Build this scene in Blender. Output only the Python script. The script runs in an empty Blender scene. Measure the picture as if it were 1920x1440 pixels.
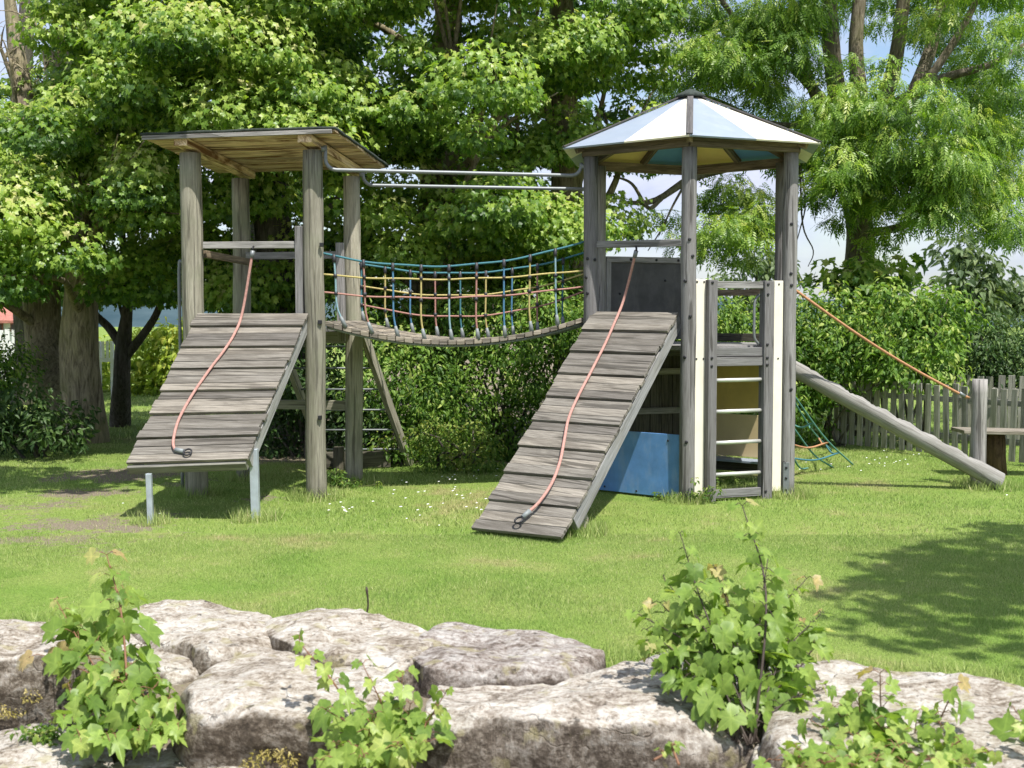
import bpy, math, random
import numpy as np
from mathutils import Vector as V, Matrix, noise as mnoise
random.seed(7); rng = np.random.default_rng(11)
sc = bpy.context.scene
col = sc.collection
R = math.radians
# ------------------------------------------------------------------ camera geometry
FPX, CH = 2280.0, 1.55
PITCH = math.atan(130/FPX)
def ray(px, py):
    c = (px-960)/FPX; s = -(py-720)/FPX
    return V((c, math.cos(PITCH)+s*math.sin(PITCH), -math.sin(PITCH)+s*math.cos(PITCH)))
def at(px, py, Y):
    d = ray(px, py); return V((d.x*Y/d.y, Y, CH+d.z*Y/d.y))
def gp(px, py, z=0.0):
    d = ray(px, py); t = (z-CH)/d.z; return V((d.x*t, d.y*t, z))

# ------------------------------------------------------------------ node helpers
def new_mat(name):
    m = bpy.data.materials.new(name); m.use_nodes = True
    nt = m.node_tree; nt.nodes.clear()
    out = nt.nodes.new('ShaderNodeOutputMaterial')
    return m, nt, out
def nd(nt, t, **kw):
    n = nt.nodes.new(t)
    for k, v in kw.items():
        if k.startswith('i_'):
            n.inputs[k[2:].replace('_', ' ')].default_value = v
        else: setattr(n, k, v)
    return n
def lk(nt, a, b): nt.links.new(a, b)
def ramp(nt, fac, stops, interp='LINEAR'):
    r = nt.nodes.new('ShaderNodeValToRGB'); r.color_ramp.interpolation = interp
    e = r.color_ramp.elements
    while len(e) > 1: e.remove(e[-1])
    e[0].position = stops[0][0]; e[0].color = (*stops[0][1], 1)
    for p, c in stops[1:]:
        x = e.new(p); x.color = (*c, 1)
    lk(nt, fac, r.inputs[0]); return r.outputs[0]
def noise_n(nt, vec, scale, detail=4, rough=.55, dist=0.0):
    n = nd(nt, 'ShaderNodeTexNoise'); n.inputs['Scale'].default_value = scale
    n.inputs['Detail'].default_value = detail; n.inputs['Roughness'].default_value = rough
    n.inputs['Distortion'].default_value = dist
    if vec is not None: lk(nt, vec, n.inputs['Vector'])
    return n.outputs['Fac']
def mapping(nt, vec, scale=(1,1,1), loc=(0,0,0), rot=(0,0,0)):
    m = nd(nt, 'ShaderNodeMapping'); m.inputs['Scale'].default_value = scale
    m.inputs['Location'].default_value = loc; m.inputs['Rotation'].default_value = rot
    lk(nt, vec, m.inputs['Vector']); return m.outputs[0]
def mixc(nt, fac, a, b, mode='MIX'):
    m = nd(nt, 'ShaderNodeMix', data_type='RGBA', blend_type=mode)
    for i, x in ((0, fac), (6, a), (7, b)):
        if isinstance(x, (int, float)): m.inputs[i].default_value = x
        elif isinstance(x, tuple): m.inputs[i].default_value = (*x, 1)
        else: lk(nt, x, m.inputs[i])
    return m.outputs[2]
def math_n(nt, op, a, b=0.0):
    m = nd(nt, 'ShaderNodeMath', operation=op)
    for i, x in ((0, a), (1, b)):
        if isinstance(x, (int, float)): m.inputs[i].default_value = x
        else: lk(nt, x, m.inputs[i])
    return m.outputs[0]
def principled(nt, out, color, rough=.8, spec=.25, metal=0.0, bump=None, bstr=.4, bdist=.01):
    p = nd(nt, 'ShaderNodeBsdfPrincipled')
    if isinstance(color, tuple): p.inputs['Base Color'].default_value = (*color, 1)
    else: lk(nt, color, p.inputs['Base Color'])
    if isinstance(rough, (int, float)): p.inputs['Roughness'].default_value = rough
    else: lk(nt, rough, p.inputs['Roughness'])
    p.inputs['Specular IOR Level'].default_value = spec; p.inputs['Metallic'].default_value = metal
    if bump is not None:
        b = nd(nt, 'ShaderNodeBump'); b.inputs['Strength'].default_value = bstr; b.inputs['Distance'].default_value = bdist
        lk(nt, bump, b.inputs['Height']); lk(nt, b.outputs[0], p.inputs['Normal'])
    if out is not None: lk(nt, p.outputs[0], out.inputs[0])
    return p
def attr(nt, name):
    a = nd(nt, 'ShaderNodeAttribute', attribute_name=name); return a

# ------------------------------------------------------------------ materials
def wood(name, light, dark, stain=(.08,.075,.05), stain_amt=.35, crack=.5, moss=None):
    m, nt, out = new_mat(name)
    uv = nd(nt, 'ShaderNodeTexCoord').outputs['UV']
    ob = nd(nt, 'ShaderNodeTexCoord').outputs['Object']
    rn = attr(nt, 'rnd').outputs['Fac']
    g = noise_n(nt, mapping(nt, uv, (2.6, 52, 1)), 1.0, 7, .66, 1.0)
    g2 = noise_n(nt, mapping(nt, uv, (7, 190, 1)), 1.0, 4, .65, .4)
    gg = math_n(nt, 'ADD', math_n(nt, 'MULTIPLY', g, .58), math_n(nt, 'MULTIPLY', g2, .42))
    c = ramp(nt, gg, [(.33, tuple(x*.62 for x in dark)), (.42, dark), (.5, tuple((a*.5+b*.5) for a, b in zip(light, dark))), (.58, light), (.68, tuple(x*1.2 for x in light))])
    # per piece tone
    tone = ramp(nt, rn, [(0, (.62,.62,.64)), (.5, (.95,.95,.95)), (1, (1.25,1.22,1.18))])
    c = mixc(nt, 1.0, c, tone, 'MULTIPLY')
    b = noise_n(nt, mapping(nt, uv, (1.6, 9, 1), (3,1,0)), 1.0, 5, .62, .8)
    bm = ramp(nt, b, [(.47, (0,0,0)), (.62, (1,1,1))])
    c = mixc(nt, math_n(nt, 'MULTIPLY', bm, stain_amt), c, stain)
    if moss:
        b2 = noise_n(nt, mapping(nt, ob, (1,1,1), (5,3,1)), 2.6, 4, .6)
        mm = ramp(nt, b2, [(.5, (0,0,0)), (.7, (1,1,1))])
        c = mixc(nt, math_n(nt, 'MULTIPLY', mm, .45), c, moss)
    ck = noise_n(nt, mapping(nt, uv, (1.1, 26, 1), (7,2,0)), 1.0, 2, .5, .6)
    cm = ramp(nt, ck, [(.385, (1,1,1)), (.42, (0,0,0))])
    c = mixc(nt, math_n(nt, 'MULTIPLY', cm, crack), c, (.03,.027,.022))
    h = math_n(nt, 'SUBTRACT', gg, math_n(nt, 'MULTIPLY', cm, .6))
    principled(nt, out, c, .82, .2, 0, h, .55, .006)
    return m
def plain(name, color, rough=.6, spec=.3, metal=0.0, var=.12, scale=6.0, dirt=None, dirt_amt=.3):
    m, nt, out = new_mat(name)
    ob = nd(nt, 'ShaderNodeTexCoord').outputs['Object']
    n = noise_n(nt, ob, scale, 5, .6)
    c = mixc(nt, 1.0, ramp(nt, n, [(.3, (1-var,)*3), (.7, (1+var,)*3)]), color, 'MULTIPLY')
    if dirt:
        n2 = noise_n(nt, mapping(nt, ob, (1,1,.35)), scale*1.7, 6, .65)
        c = mixc(nt, math_n(nt, 'MULTIPLY', ramp(nt, n2, [(.5,(0,0,0)),(.75,(1,1,1))]), dirt_amt), c, dirt)
    principled(nt, out, c, rough, spec, metal, n, .08, .004)
    return m
def leafmat(name, stops, trans=.35, tstop=None, rough=.5, spec=.3, veins=False):
    m, nt, out = new_mat(name)
    rn = attr(nt, 'rnd').outputs['Fac']
    c = ramp(nt, rn, stops)
    if veins:
        uv = nd(nt, 'ShaderNodeTexCoord').outputs['UV']
        s = nd(nt, 'ShaderNodeSeparateXYZ'); lk(nt, uv, s.inputs[0])
        w = math_n(nt, 'ABSOLUTE', s.outputs[0])
        vm = ramp(nt, w, [(.0, (1,1,1)), (.05, (.0,)*3)])
        c = mixc(nt, math_n(nt, 'MULTIPLY', vm, .32), c, mixc(nt, 1.0, c, (1.9,1.7,1.8), 'MULTIPLY'))
        ob = nd(nt, 'ShaderNodeTexCoord').outputs['Object']
        bl = noise_n(nt, ob, 40, 3, .6)
        c = mixc(nt, 1.0, c, ramp(nt, bl, [(.3, (.78,.8,.8)), (.7, (1.15,1.12,1.1))]), 'MULTIPLY')
    p = principled(nt, None, c, rough, spec)
    t = nd(nt, 'ShaderNodeBsdfTranslucent')
    lk(nt, mixc(nt, 1.0, c, (1.25,1.35,.55), 'MULTIPLY'), t.inputs[0])
    mx = nd(nt, 'ShaderNodeMixShader'); mx.inputs[0].default_value = trans
    lk(nt, p.outputs[0], mx.inputs[1]); lk(nt, t.outputs[0], mx.inputs[2]); lk(nt, mx.outputs[0], out.inputs[0])
    return m
def bark(name, light, dark, moss=(.10,.11,.04), sc_=1.0):
    m, nt, out = new_mat(name)
    ob = nd(nt, 'ShaderNodeTexCoord').outputs['Object']
    v = nd(nt, 'ShaderNodeTexNoise'); v.inputs['Scale'].default_value = 1; v.inputs['Detail'].default_value = 6
    v.inputs['Roughness'].default_value = .65; v.inputs['Distortion'].default_value = .8
    lk(nt, mapping(nt, ob, (26*sc_,26*sc_,4.5*sc_)), v.inputs['Vector'])
    c = ramp(nt, v.outputs['Fac'], [(.34, dark), (.62, light)])
    n = noise_n(nt, ob, 2.2, 4, .6)
    c = mixc(nt, math_n(nt, 'MULTIPLY', ramp(nt, n, [(.45,(0,0,0)),(.7,(1,1,1))]), .55), c, moss)
    principled(nt, out, c, .9, .1, 0, v.outputs['Fac'], 1.0, .03)
    return m
def stonemat(name, pale, brown, dark, ridge=0.0, seed=0):
    m, nt, out = new_mat(name)
    ob = mapping(nt, nd(nt, 'ShaderNodeTexCoord').outputs['Object'], (1,1,1), (seed*3.1, seed*1.7, seed*.9))
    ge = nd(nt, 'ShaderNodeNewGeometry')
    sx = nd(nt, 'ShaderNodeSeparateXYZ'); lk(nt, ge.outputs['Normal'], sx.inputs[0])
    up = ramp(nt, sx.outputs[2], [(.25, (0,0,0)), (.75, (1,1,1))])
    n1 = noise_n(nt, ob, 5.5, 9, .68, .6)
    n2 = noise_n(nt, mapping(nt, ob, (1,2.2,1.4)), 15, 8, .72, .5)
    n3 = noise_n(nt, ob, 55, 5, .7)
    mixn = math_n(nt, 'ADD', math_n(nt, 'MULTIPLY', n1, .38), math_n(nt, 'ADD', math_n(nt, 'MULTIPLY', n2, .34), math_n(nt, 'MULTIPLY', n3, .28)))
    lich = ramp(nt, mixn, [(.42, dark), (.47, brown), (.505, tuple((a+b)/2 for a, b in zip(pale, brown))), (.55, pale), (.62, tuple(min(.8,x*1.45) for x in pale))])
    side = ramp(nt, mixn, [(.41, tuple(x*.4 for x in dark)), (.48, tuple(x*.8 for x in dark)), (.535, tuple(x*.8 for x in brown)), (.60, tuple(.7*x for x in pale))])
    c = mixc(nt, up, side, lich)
    vo = nd(nt, 'ShaderNodeTexVoronoi', feature='DISTANCE_TO_EDGE'); vo.inputs['Scale'].default_value = 1.0
    wob = nd(nt, 'ShaderNodeVectorMath', operation='ADD'); nz = nd(nt, 'ShaderNodeTexNoise'); nz.inputs['Scale'].default_value = 7; nz.inputs['Detail'].default_value = 5
    lk(nt, ob, nz.inputs['Vector']); sc_n = nd(nt, 'ShaderNodeVectorMath', operation='SCALE'); sc_n.inputs['Scale'].default_value = .9
    lk(nt, nz.outputs['Color'], sc_n.inputs[0]); lk(nt, mapping(nt, ob, (2.2,4.2,6.5)), wob.inputs[0]); lk(nt, sc_n.outputs[0], wob.inputs[1]); lk(nt, wob.outputs[0], vo.inputs['Vector'])
    crk = ramp(nt, vo.outputs['Distance'], [(.0,(1,1,1)),(.022,(0,0,0))])
    crk = math_n(nt, 'MULTIPLY', crk, ramp(nt, n1, [(.50,(0,0,0)),(.62,(1,1,1))]))
    c = mixc(nt, math_n(nt, 'MULTIPLY', crk, .5), c, (.05,.04,.03))
    lch = noise_n(nt, mapping(nt, ob, (1,1,1), (4,2,6)), 9, 3, .5)
    c = mixc(nt, math_n(nt, 'MULTIPLY', ramp(nt, lch, [(.60,(0,0,0)),(.66,(1,1,1))]), .45), c, (.30,.27,.13))
    pit = noise_n(nt, ob, 24, 4, .6)
    c = mixc(nt, math_n(nt, 'MULTIPLY', ramp(nt, pit, [(.31,(1,1,1)),(.38,(0,0,0))]), .8), c, (.05,.042,.033))
    h = math_n(nt, 'SUBTRACT', math_n(nt, 'ADD', mixn, math_n(nt, 'MULTIPLY', pit, .3)), math_n(nt, 'MULTIPLY', crk, .25))
    if ridge:
        w = nd(nt, 'ShaderNodeTexNoise'); w.inputs['Scale'].default_value = 1; w.inputs['Detail'].default_value = 5
        w.inputs['Roughness'].default_value = .6; w.inputs['Distortion'].default_value = .5
        lk(nt, mapping(nt, ob, (34,20,7), (0,0,0), (0, R(-40), 0)), w.inputs['Vector'])
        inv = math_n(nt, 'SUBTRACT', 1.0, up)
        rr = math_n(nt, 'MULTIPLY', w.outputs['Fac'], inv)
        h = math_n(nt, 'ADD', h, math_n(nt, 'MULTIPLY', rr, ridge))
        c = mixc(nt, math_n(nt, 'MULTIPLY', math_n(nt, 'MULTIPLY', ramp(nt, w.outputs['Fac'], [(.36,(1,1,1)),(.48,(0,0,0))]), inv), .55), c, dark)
    principled(nt, out, c, .92, .15, 0, h, .9, .03)
    return m

M = {}
M['post_tan'] = wood('weathered tan post', (.43,.405,.315), (.265,.245,.185), (.13,.125,.085), .4, .5, (.22,.24,.15))
M['post_grey'] = wood('weathered grey post', (.31,.30,.29), (.20,.19,.18), (.13,.125,.115), .3, .6)
M['log_grey'] = wood('pale smooth log', (.31,.30,.28), (.21,.20,.18), (.16,.15,.13), .35, .35)
M['board_grey'] = wood('weathered grey board', (.33,.32,.31), (.20,.195,.185), (.10,.10,.09), .3, .45)
M['board_pale'] = wood('pale grey side board', (.40,.40,.39), (.27,.27,.26), (.22,.2,.16), .3, .25)
M['ramp_plank'] = wood('ramp plank', (.25,.232,.20), (.135,.122,.102), (.075,.066,.054), .55, .6)
M['dark_board'] = wood('dark inner board', (.16,.15,.11), (.08,.07,.05), (.04,.04,.03), .4, .5)
M['roof_plank'] = wood('tan roof plank', (.84,.68,.47), (.58,.40,.23), (.17,.08,.03), .95, .45)
M['batten'] = wood('dark grey batten', (.17,.16,.15), (.11,.105,.10), (.08,.075,.07), .3, .4)
M['brown_beam'] = wood('brown eave beam', (.27,.22,.16), (.13,.10,.07), (.06,.05,.04), .4, .5)
M['fence'] = wood('fence picket', (.38,.365,.32), (.23,.22,.185), (.12,.13,.07), .5, .3)
M['deck'] = wood('bridge deck', (.36,.32,.26), (.19,.165,.125), (.1,.085,.06), .4, .5)
M['felt'] = plain('roofing felt', (.05,.06,.052), .95, .1, 0, .35, 30)
M['galv'] = plain('galvanised steel', (.20,.215,.22), .5, .4, .35, .1, 14)
M['steel_blue'] = plain('zinc leg', (.44,.49,.53), .5, .4, .45, .12, 16, (.3,.28,.24), .3)
M['rung'] = plain('aluminium rung', (.62,.62,.58), .4, .5, .4, .1, 10)
M['cream'] = plain('cream panel', (.78,.73,.60), .45, .35, 0, .05, 5, (.55,.48,.34), .4)
M['cream_under'] = M['cream']
M['pale_blue'] = plain('sun bleached blue panel', (.255,.30,.36), .5, .25, 0, .06, 4, (.36,.38,.40), .45)
M['under_blue'] = plain('unbleached blue panel', (.13,.30,.56), .5, .3, 0, .1, 4)
M['under_cream'] = plain('unbleached cream panel', (.80,.62,.24), .5, .3, 0, .08, 4)
M['yellow'] = plain('ochre panel', (.70,.50,.15), .5, .3, 0, .12, 4, (.4,.28,.1), .3)
M['tan_panel'] = plain('tan panel', (.70,.55,.31), .5, .3, 0, .08, 4, (.5,.38,.2), .3)
M['blue'] = plain('blue panel', (.105,.25,.52), .42, .4, 0, .16, 7, (.26,.36,.52), .55)
M['black'] = plain('charcoal panel', (.075,.072,.072), .6, .35, 0, .3, 5, (.2,.19,.18), .35)
M['bolt'] = plain('dark bolt', (.03,.03,.032), .5, .4, .4)
M['rope_red'] = plain('faded red rope', (.40,.22,.185), .85, .1, 0, .2, 60, (.5,.38,.32), .4)
M['rope_orange'] = plain('rust rope', (.42,.22,.12), .85, .1, 0, .2, 60)
M['rope_green'] = plain('green net rope', (.10,.24,.20), .85, .1, 0, .2, 60)
M['r_blue'] = plain('blue rope', (.08,.19,.31), .75, .15, 0, .2, 60)
M['r_teal'] = plain('teal rope', (.06,.17,.20), .75, .15, 0, .2, 60)
M['r_pale'] = plain('pale blue rope', (.22,.34,.37), .75, .15, 0, .2, 60)
M['r_yellow'] = plain('yellow rope', (.42,.35,.14), .75, .15, 0, .2, 60)
M['r_red'] = plain('red rope', (.36,.19,.155), .75, .15, 0, .2, 60)
M['clip'] = plain('black rope clip', (.03,.03,.035), .5, .4)
M['ferrule'] = plain('grey ferrule', (.20,.22,.22), .5, .4)
M['white'] = plain('white paint', (.78,.77,.74), .6, .3)
M['redroof'] = plain('red roof tile', (.36,.15,.115), .8, .2, 0, .3, 20)
M['windowdark'] = plain('dark window', (.06,.04,.03), .2, .5)
M['bark'] = bark('maple bark', (.42,.35,.25), (.12,.095,.068), (.24,.23,.10))
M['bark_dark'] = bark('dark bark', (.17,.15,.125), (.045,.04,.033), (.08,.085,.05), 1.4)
M['bark_ash'] = bark('ash bark', (.25,.215,.16), (.085,.07,.05), (.13,.13,.06))
M['stump'] = bark('stump bark', (.16,.10,.06), (.05,.03,.02), (.08,.06,.03), 1.5)
M['stem'] = plain('red brown stem', (.20,.10,.055), .6, .3, 0, .3, 20)
M['stem_green'] = plain('greenish stem', (.14,.15,.05), .6, .3, 0, .3, 20)
M['stem_dark'] = plain('dark stem', (.06,.045,.035), .6, .3, 0, .3, 20)
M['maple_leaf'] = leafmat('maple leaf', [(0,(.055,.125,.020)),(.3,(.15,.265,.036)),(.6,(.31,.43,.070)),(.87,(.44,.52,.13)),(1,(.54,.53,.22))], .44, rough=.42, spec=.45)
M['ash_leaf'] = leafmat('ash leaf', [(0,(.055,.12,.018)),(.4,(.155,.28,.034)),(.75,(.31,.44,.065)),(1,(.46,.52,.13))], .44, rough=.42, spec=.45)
M['shrub_leaf'] = leafmat('shrub leaf', [(0,(.04,.095,.016)),(.45,(.115,.22,.032)),(.8,(.215,.335,.052)),(1,(.38,.45,.12))], .36)
M['bright_leaf'] = leafmat('bright hedge leaf', [(0,(.14,.22,.025)),(.5,(.34,.44,.05)),(1,(.55,.55,.11))], .35)
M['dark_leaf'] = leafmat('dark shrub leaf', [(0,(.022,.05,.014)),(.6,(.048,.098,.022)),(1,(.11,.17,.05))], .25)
M['far_leaf'] = leafmat('far leaf', [(0,(.07,.11,.05)),(.6,(.12,.17,.07)),(1,(.22,.27,.12))], .3)
M['sapling_leaf'] = leafmat('sapling leaf', [(0,(.10,.18,.035)),(.35,(.20,.31,.06)),(.6,(.30,.41,.095)),(.85,(.42,.47,.14)),(.92,(.42,.40,.16)),(1,(.44,.30,.16))], .42, veins=True, rough=.42)
M['weed_leaf'] = leafmat('weed leaf', [(0,(.06,.13,.02)),(.6,(.13,.22,.035)),(1,(.28,.32,.07))], .35)
M['moss'] = leafmat('dry moss', [(0,(.22,.20,.05)),(.5,(.38,.31,.09)),(1,(.5,.42,.2))], .3)
M['petal'] = plain('white petal', (.8,.8,.78), .6, .2)

# ground and grass share the patchy tint pattern
def patch(nt, pos):
    n1 = noise_n(nt, pos, .55, 4, .6, .3)
    n2 = noise_n(nt, pos, 2.6, 5, .62, .4)
    return math_n(nt, 'ADD', math_n(nt, 'MULTIPLY', n1, .6), math_n(nt, 'MULTIPLY', n2, .4))
m, nt, out = new_mat('lawn soil and turf')
pos = nd(nt, 'ShaderNodeNewGeometry').outputs['Position']
pf = patch(nt, pos); fine = noise_n(nt, pos, 70, 5, .7); mid = noise_n(nt, pos, 14, 5, .65)
g = ramp(nt, pf, [(.37, (.25,.25,.10)), (.44, (.20,.265,.065)), (.60, (.15,.235,.045))])
g = mixc(nt, 1.0, g, ramp(nt, fine, [(.3,(.55,.6,.55)),(.7,(1.35,1.3,1.3))]), 'MULTIPLY')
at_b = attr(nt, 'bare').outputs['Fac']
bare = ramp(nt, math_n(nt, 'ADD', at_b, math_n(nt, 'MULTIPLY', math_n(nt,'SUBTRACT', mid, .5), 1.5)), [(.42,(0,0,0)),(.6,(1,1,1))])
soil = ramp(nt, fine, [(.3,(.12,.10,.07)),(.7,(.27,.23,.165))])
g = mixc(nt, bare, g, soil)
principled(nt, out, g, .95, .1, 0, fine, .6, .02)
M['ground'] = m
m, nt, out = new_mat('grass blade')
pos = nd(nt, 'ShaderNodeNewGeometry').outputs['Position']
pf = patch(nt, pos); rn = attr(nt, 'rnd').outputs['Fac']
g = ramp(nt, pf, [(.37, (.49,.49,.225)), (.44, (.405,.48,.17)), (.60, (.295,.42,.11))])
g = mixc(nt, 1.0, g, ramp(nt, rn, [(0,(.6,.68,.5)),(.6,(1,1,1)),(.92,(1.2,1.12,1.1)),(1,(1.55,1.2,1.9))]), 'MULTIPLY')
p = principled(nt, None, g, .55, .25); t = nd(nt, 'ShaderNodeBsdfTranslucent'); lk(nt, g, t.inputs[0])
mx = nd(nt, 'ShaderNodeMixShader'); mx.inputs[0].default_value = .4
lk(nt, p.outputs[0], mx.inputs[1]); lk(nt, t.outputs[0], mx.inputs[2]); lk(nt, mx.outputs[0], out.inputs[0])
M['grass'] = m
m, nt, out = new_mat('haze blue hill woods')
pos = nd(nt, 'ShaderNodeNewGeometry').outputs['Position']
principled(nt, out, ramp(nt, noise_n(nt, pos, .06, 6, .65), [(.35,(.035,.062,.075)),(.65,(.075,.11,.12))]), 1, 0)  # blue of distance haze painted into the woods colour, no haze built
M['hill'] = m

# ------------------------------------------------------------------ object helpers
def setp(o, label=None, cat=None, group=None, kind=None):
    for k, v in (('label',label),('category',cat),('group',group),('kind',kind)):
        if v: o[k] = v
    return o
def thing(name, loc, label, cat, group=None):
    o = bpy.data.objects.new(name, None); o.empty_display_size = .1; o.location = loc
    col.objects.link(o); return setp(o, label, cat, group)
def link(name, me, mat, parent=None):
    if mat is not None: me.materials.append(mat)
    o = bpy.data.objects.new(name, me); col.objects.link(o)
    if parent is not None:
        o.parent = parent
        # geometry is written in world space: cancel the ancestors' offsets
        off = V((0,0,0)); p = parent
        while p is not None: off += p.location; p = p.parent
        o.location = -off
    return o
def np_mesh(name, verts, faces, rnd=None, smooth=False, uv=None):
    verts = np.asarray(verts, np.float32).reshape(-1,3); faces = np.asarray(faces, np.int32)
    k = faces.shape[1]; nf = len(faces)
    me = bpy.data.meshes.new(name)
    me.vertices.add(len(verts)); me.vertices.foreach_set('co', verts.ravel())
    me.loops.add(nf*k); me.loops.foreach_set('vertex_index', faces.ravel())
    me.polygons.add(nf); me.polygons.foreach_set('loop_start', np.arange(0, nf*k, k, dtype=np.int32))
    me.polygons.foreach_set('use_smooth', np.full(nf, smooth))
    me.update(calc_edges=True)
    if rnd is not None:
        a = me.attributes.new('rnd', 'FLOAT', 'FACE'); a.data.foreach_set('value', np.asarray(rnd, np.float32))
    if uv is not None:
        u = me.uv_layers.new(name='UVMap'); u.data.foreach_set('uv', np.asarray(uv, np.float32)[faces.ravel()].ravel())
    return me
class MB:
    def __init__(s): s.v=[]; s.f=[]; s.uv=[]; s.r=[]; s.sm=[]
    def face(s, idx, uvs, r, sm=False): s.f.append(idx); s.uv.append(uvs); s.r.append(r); s.sm.append(sm)
    def hexa(s, c, ln, r=None):
        """c: 8 corners, 0-3 bottom loop, 4-7 top loop; ln: grain direction."""
        b = len(s.v); s.v += [tuple(p) for p in c]
        ln = V(ln).normalized(); r = random.random() if r is None else r; ou, ov = random.random()*50, random.random()*50
        for q in ((3,2,1,0),(4,5,6,7),(0,1,5,4),(1,2,6,5),(2,3,7,6),(3,0,4,7)):
            P = [V(c[i]) for i in q]; n = (P[1]-P[0]).cross(P[2]-P[0])
            if n.length < 1e-9: n = V((0,0,1))
            n.normalize(); w = n.cross(ln)
            if w.length < .3:
                w = n.orthogonal().normalized(); l2 = n.cross(w)
                s.face([b+i for i in q], [(p.dot(l2)*6+ou, p.dot(w)+ov) for p in P], r)
            else:
                w.normalize()
                s.face([b+i for i in q], [(p.dot(ln)+ou, p.dot(w)+ov) for p in P], r)
    def box(s, ctr, L, W, T, r=None):
        """L,W,T: full-size vectors; grain along L."""
        ctr, L, W, T = V(ctr), V(L)/2, V(W)/2, V(T)/2
        if L.cross(W).dot(T) < 0: W = -W
        s.hexa([ctr-L-W-T, ctr+L-W-T, ctr+L+W-T, ctr-L+W-T, ctr-L-W+T, ctr+L-W+T, ctr+L+W+T, ctr-L+W+T], L, r)
    def beam(s, a, b, w, t, up=(0,0,1), r=None):
        a, b = V(a), V(b); d = (b-a); sd = d.cross(V(up))
        sd = sd.normalized() if sd.length > 1e-6 else V((1,0,0)); u = sd.cross(d).normalized()
        s.box((a+b)/2, d, sd*w, u*t, r)
    def tube(s, pts, rad, n=12, cap=True, r=None, wob=0.0, smooth=True, twist=0.0):
        pts = [V(p) for p in pts]; b = len(s.v); m = len(pts)
        if not hasattr(rad, '__len__'): rad = [rad]*m
        r = random.random() if r is None else r; ou, ov = random.random()*50, random.random()*50
        t0 = (pts[1]-pts[0]).normalized(); nrm = t0.orthogonal().normalized(); L = 0; us = []
        for i, p in enumerate(pts):
            t = ((pts[min(i+1,m-1)]-pts[max(i-1,0)])).normalized()
            nrm = (nrm - t*nrm.dot(t)).normalized(); bi = t.cross(nrm)
            if i: L += (p-pts[i-1]).length
            us.append(L)
            for k in range(n):
                a = 2*math.pi*k/n + twist*L
                rr = rad[i]*(1+(wob*(mnoise.noise(V((math.cos(a)*1.3+ou, math.sin(a)*1.3, L*1.4+ov)))) if wob else 0))
                s.v.append(tuple(p+(nrm*math.cos(a)+bi*math.sin(a))*rr))
        for i in range(m-1):
            for k in range(n):
                k2 = (k+1)%n; c = 2*math.pi*max(rad[i],1e-3)
                s.face([b+i*n+k, b+i*n+k2, b+(i+1)*n+k2, b+(i+1)*n+k],
                       [(us[i]+ou, c*k/n+ov),(us[i]+ou, c*(k+1)/n+ov),(us[i+1]+ou, c*(k+1)/n+ov),(us[i+1]+ou, c*k/n+ov)], r, smooth)
        if cap:
            for i0, rev in ((0,1),((m-1)*n,0)):
                idx = [b+i0+k for k in range(n)]; idx = idx[::-1] if rev else idx
                s.face(idx, [(s.v[q][0]*3+ou, s.v[q][2]*1+s.v[q][1]*.5+ov) for q in idx], r)
    def prism(s, poly, off, r=None):
        """flat polygon extruded by vector off"""
        b = len(s.v); n = len(poly); off = V(off); r = random.random() if r is None else r
        s.v += [tuple(V(p)) for p in poly] + [tuple(V(p)+off) for p in poly]
        o = random.random()*50
        def uvf(idx): return [(s.v[i][0]+s.v[i][1]*.3+o, s.v[i][2]+s.v[i][1]) for i in idx]
        i1 = list(range(b, b+n))[::-1]; i2 = list(range(b+n, b+2*n))
        s.face(i1, uvf(i1), r); s.face(i2, uvf(i2), r)
        for k in range(n):
            q = [b+k, b+(k+1)%n, b+n+(k+1)%n, b+n+k]; s.face(q, uvf(q), r)
    def build(s, name, mat, parent=None, bevel=0.0):
        me = bpy.data.meshes.new(name); me.from_pydata(s.v, [], s.f)
        u = me.uv_layers.new(name='UVMap')
        u.data.foreach_set('uv', np.array([c for f in s.uv for c in f], np.float32).ravel())
        a = me.attributes.new('rnd', 'FLOAT', 'FACE'); a.data.foreach_set('value', np.array(s.r, np.float32))
        me.polygons.foreach_set('use_smooth', np.array(s.sm, bool)); me.update()
        o = link(name, me, mat, parent)
        if bevel:
            bm = o.modifiers.new('soft edges', 'BEVEL'); bm.width = bevel; bm.segments = 2; bm.limit_method = 'ANGLE'; bm.angle_limit = R(40)
        return o
def spline(pts, n=8):
    pts = [V(p) for p in pts]; out = []
    P = [pts[0]*2-pts[1]] + pts + [pts[-1]*2-pts[-2]]
    for i in range(1, len(P)-2):
        for k in range(n):
            t = k/n; a,b,c,d = P[i-1],P[i],P[i+1],P[i+2]
            out.append(.5*((2*b)+(c-a)*t+(2*a-5*b+4*c-d)*t*t+(3*b-a-3*c+d)*t*t*t))
    return out+[pts[-1]]
def lerp(a, b, t): return V(a)*(1-t)+V(b)*t
def rope(path, rad, mat, name, parent=None, n=8):
    b = MB(); b.tube(path, rad, n); return b.build(name, mat, parent)
def bolt(p, nrm, parent, r=.014, h=.008):
    b = MB(); p = V(p); nrm = V(nrm).normalized()
    b.tube([p-nrm*.004, p+nrm*h*.6, p+nrm*h], [r, r, r*.6], 10); return b.build('bolt', M['bolt'], parent)

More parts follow.
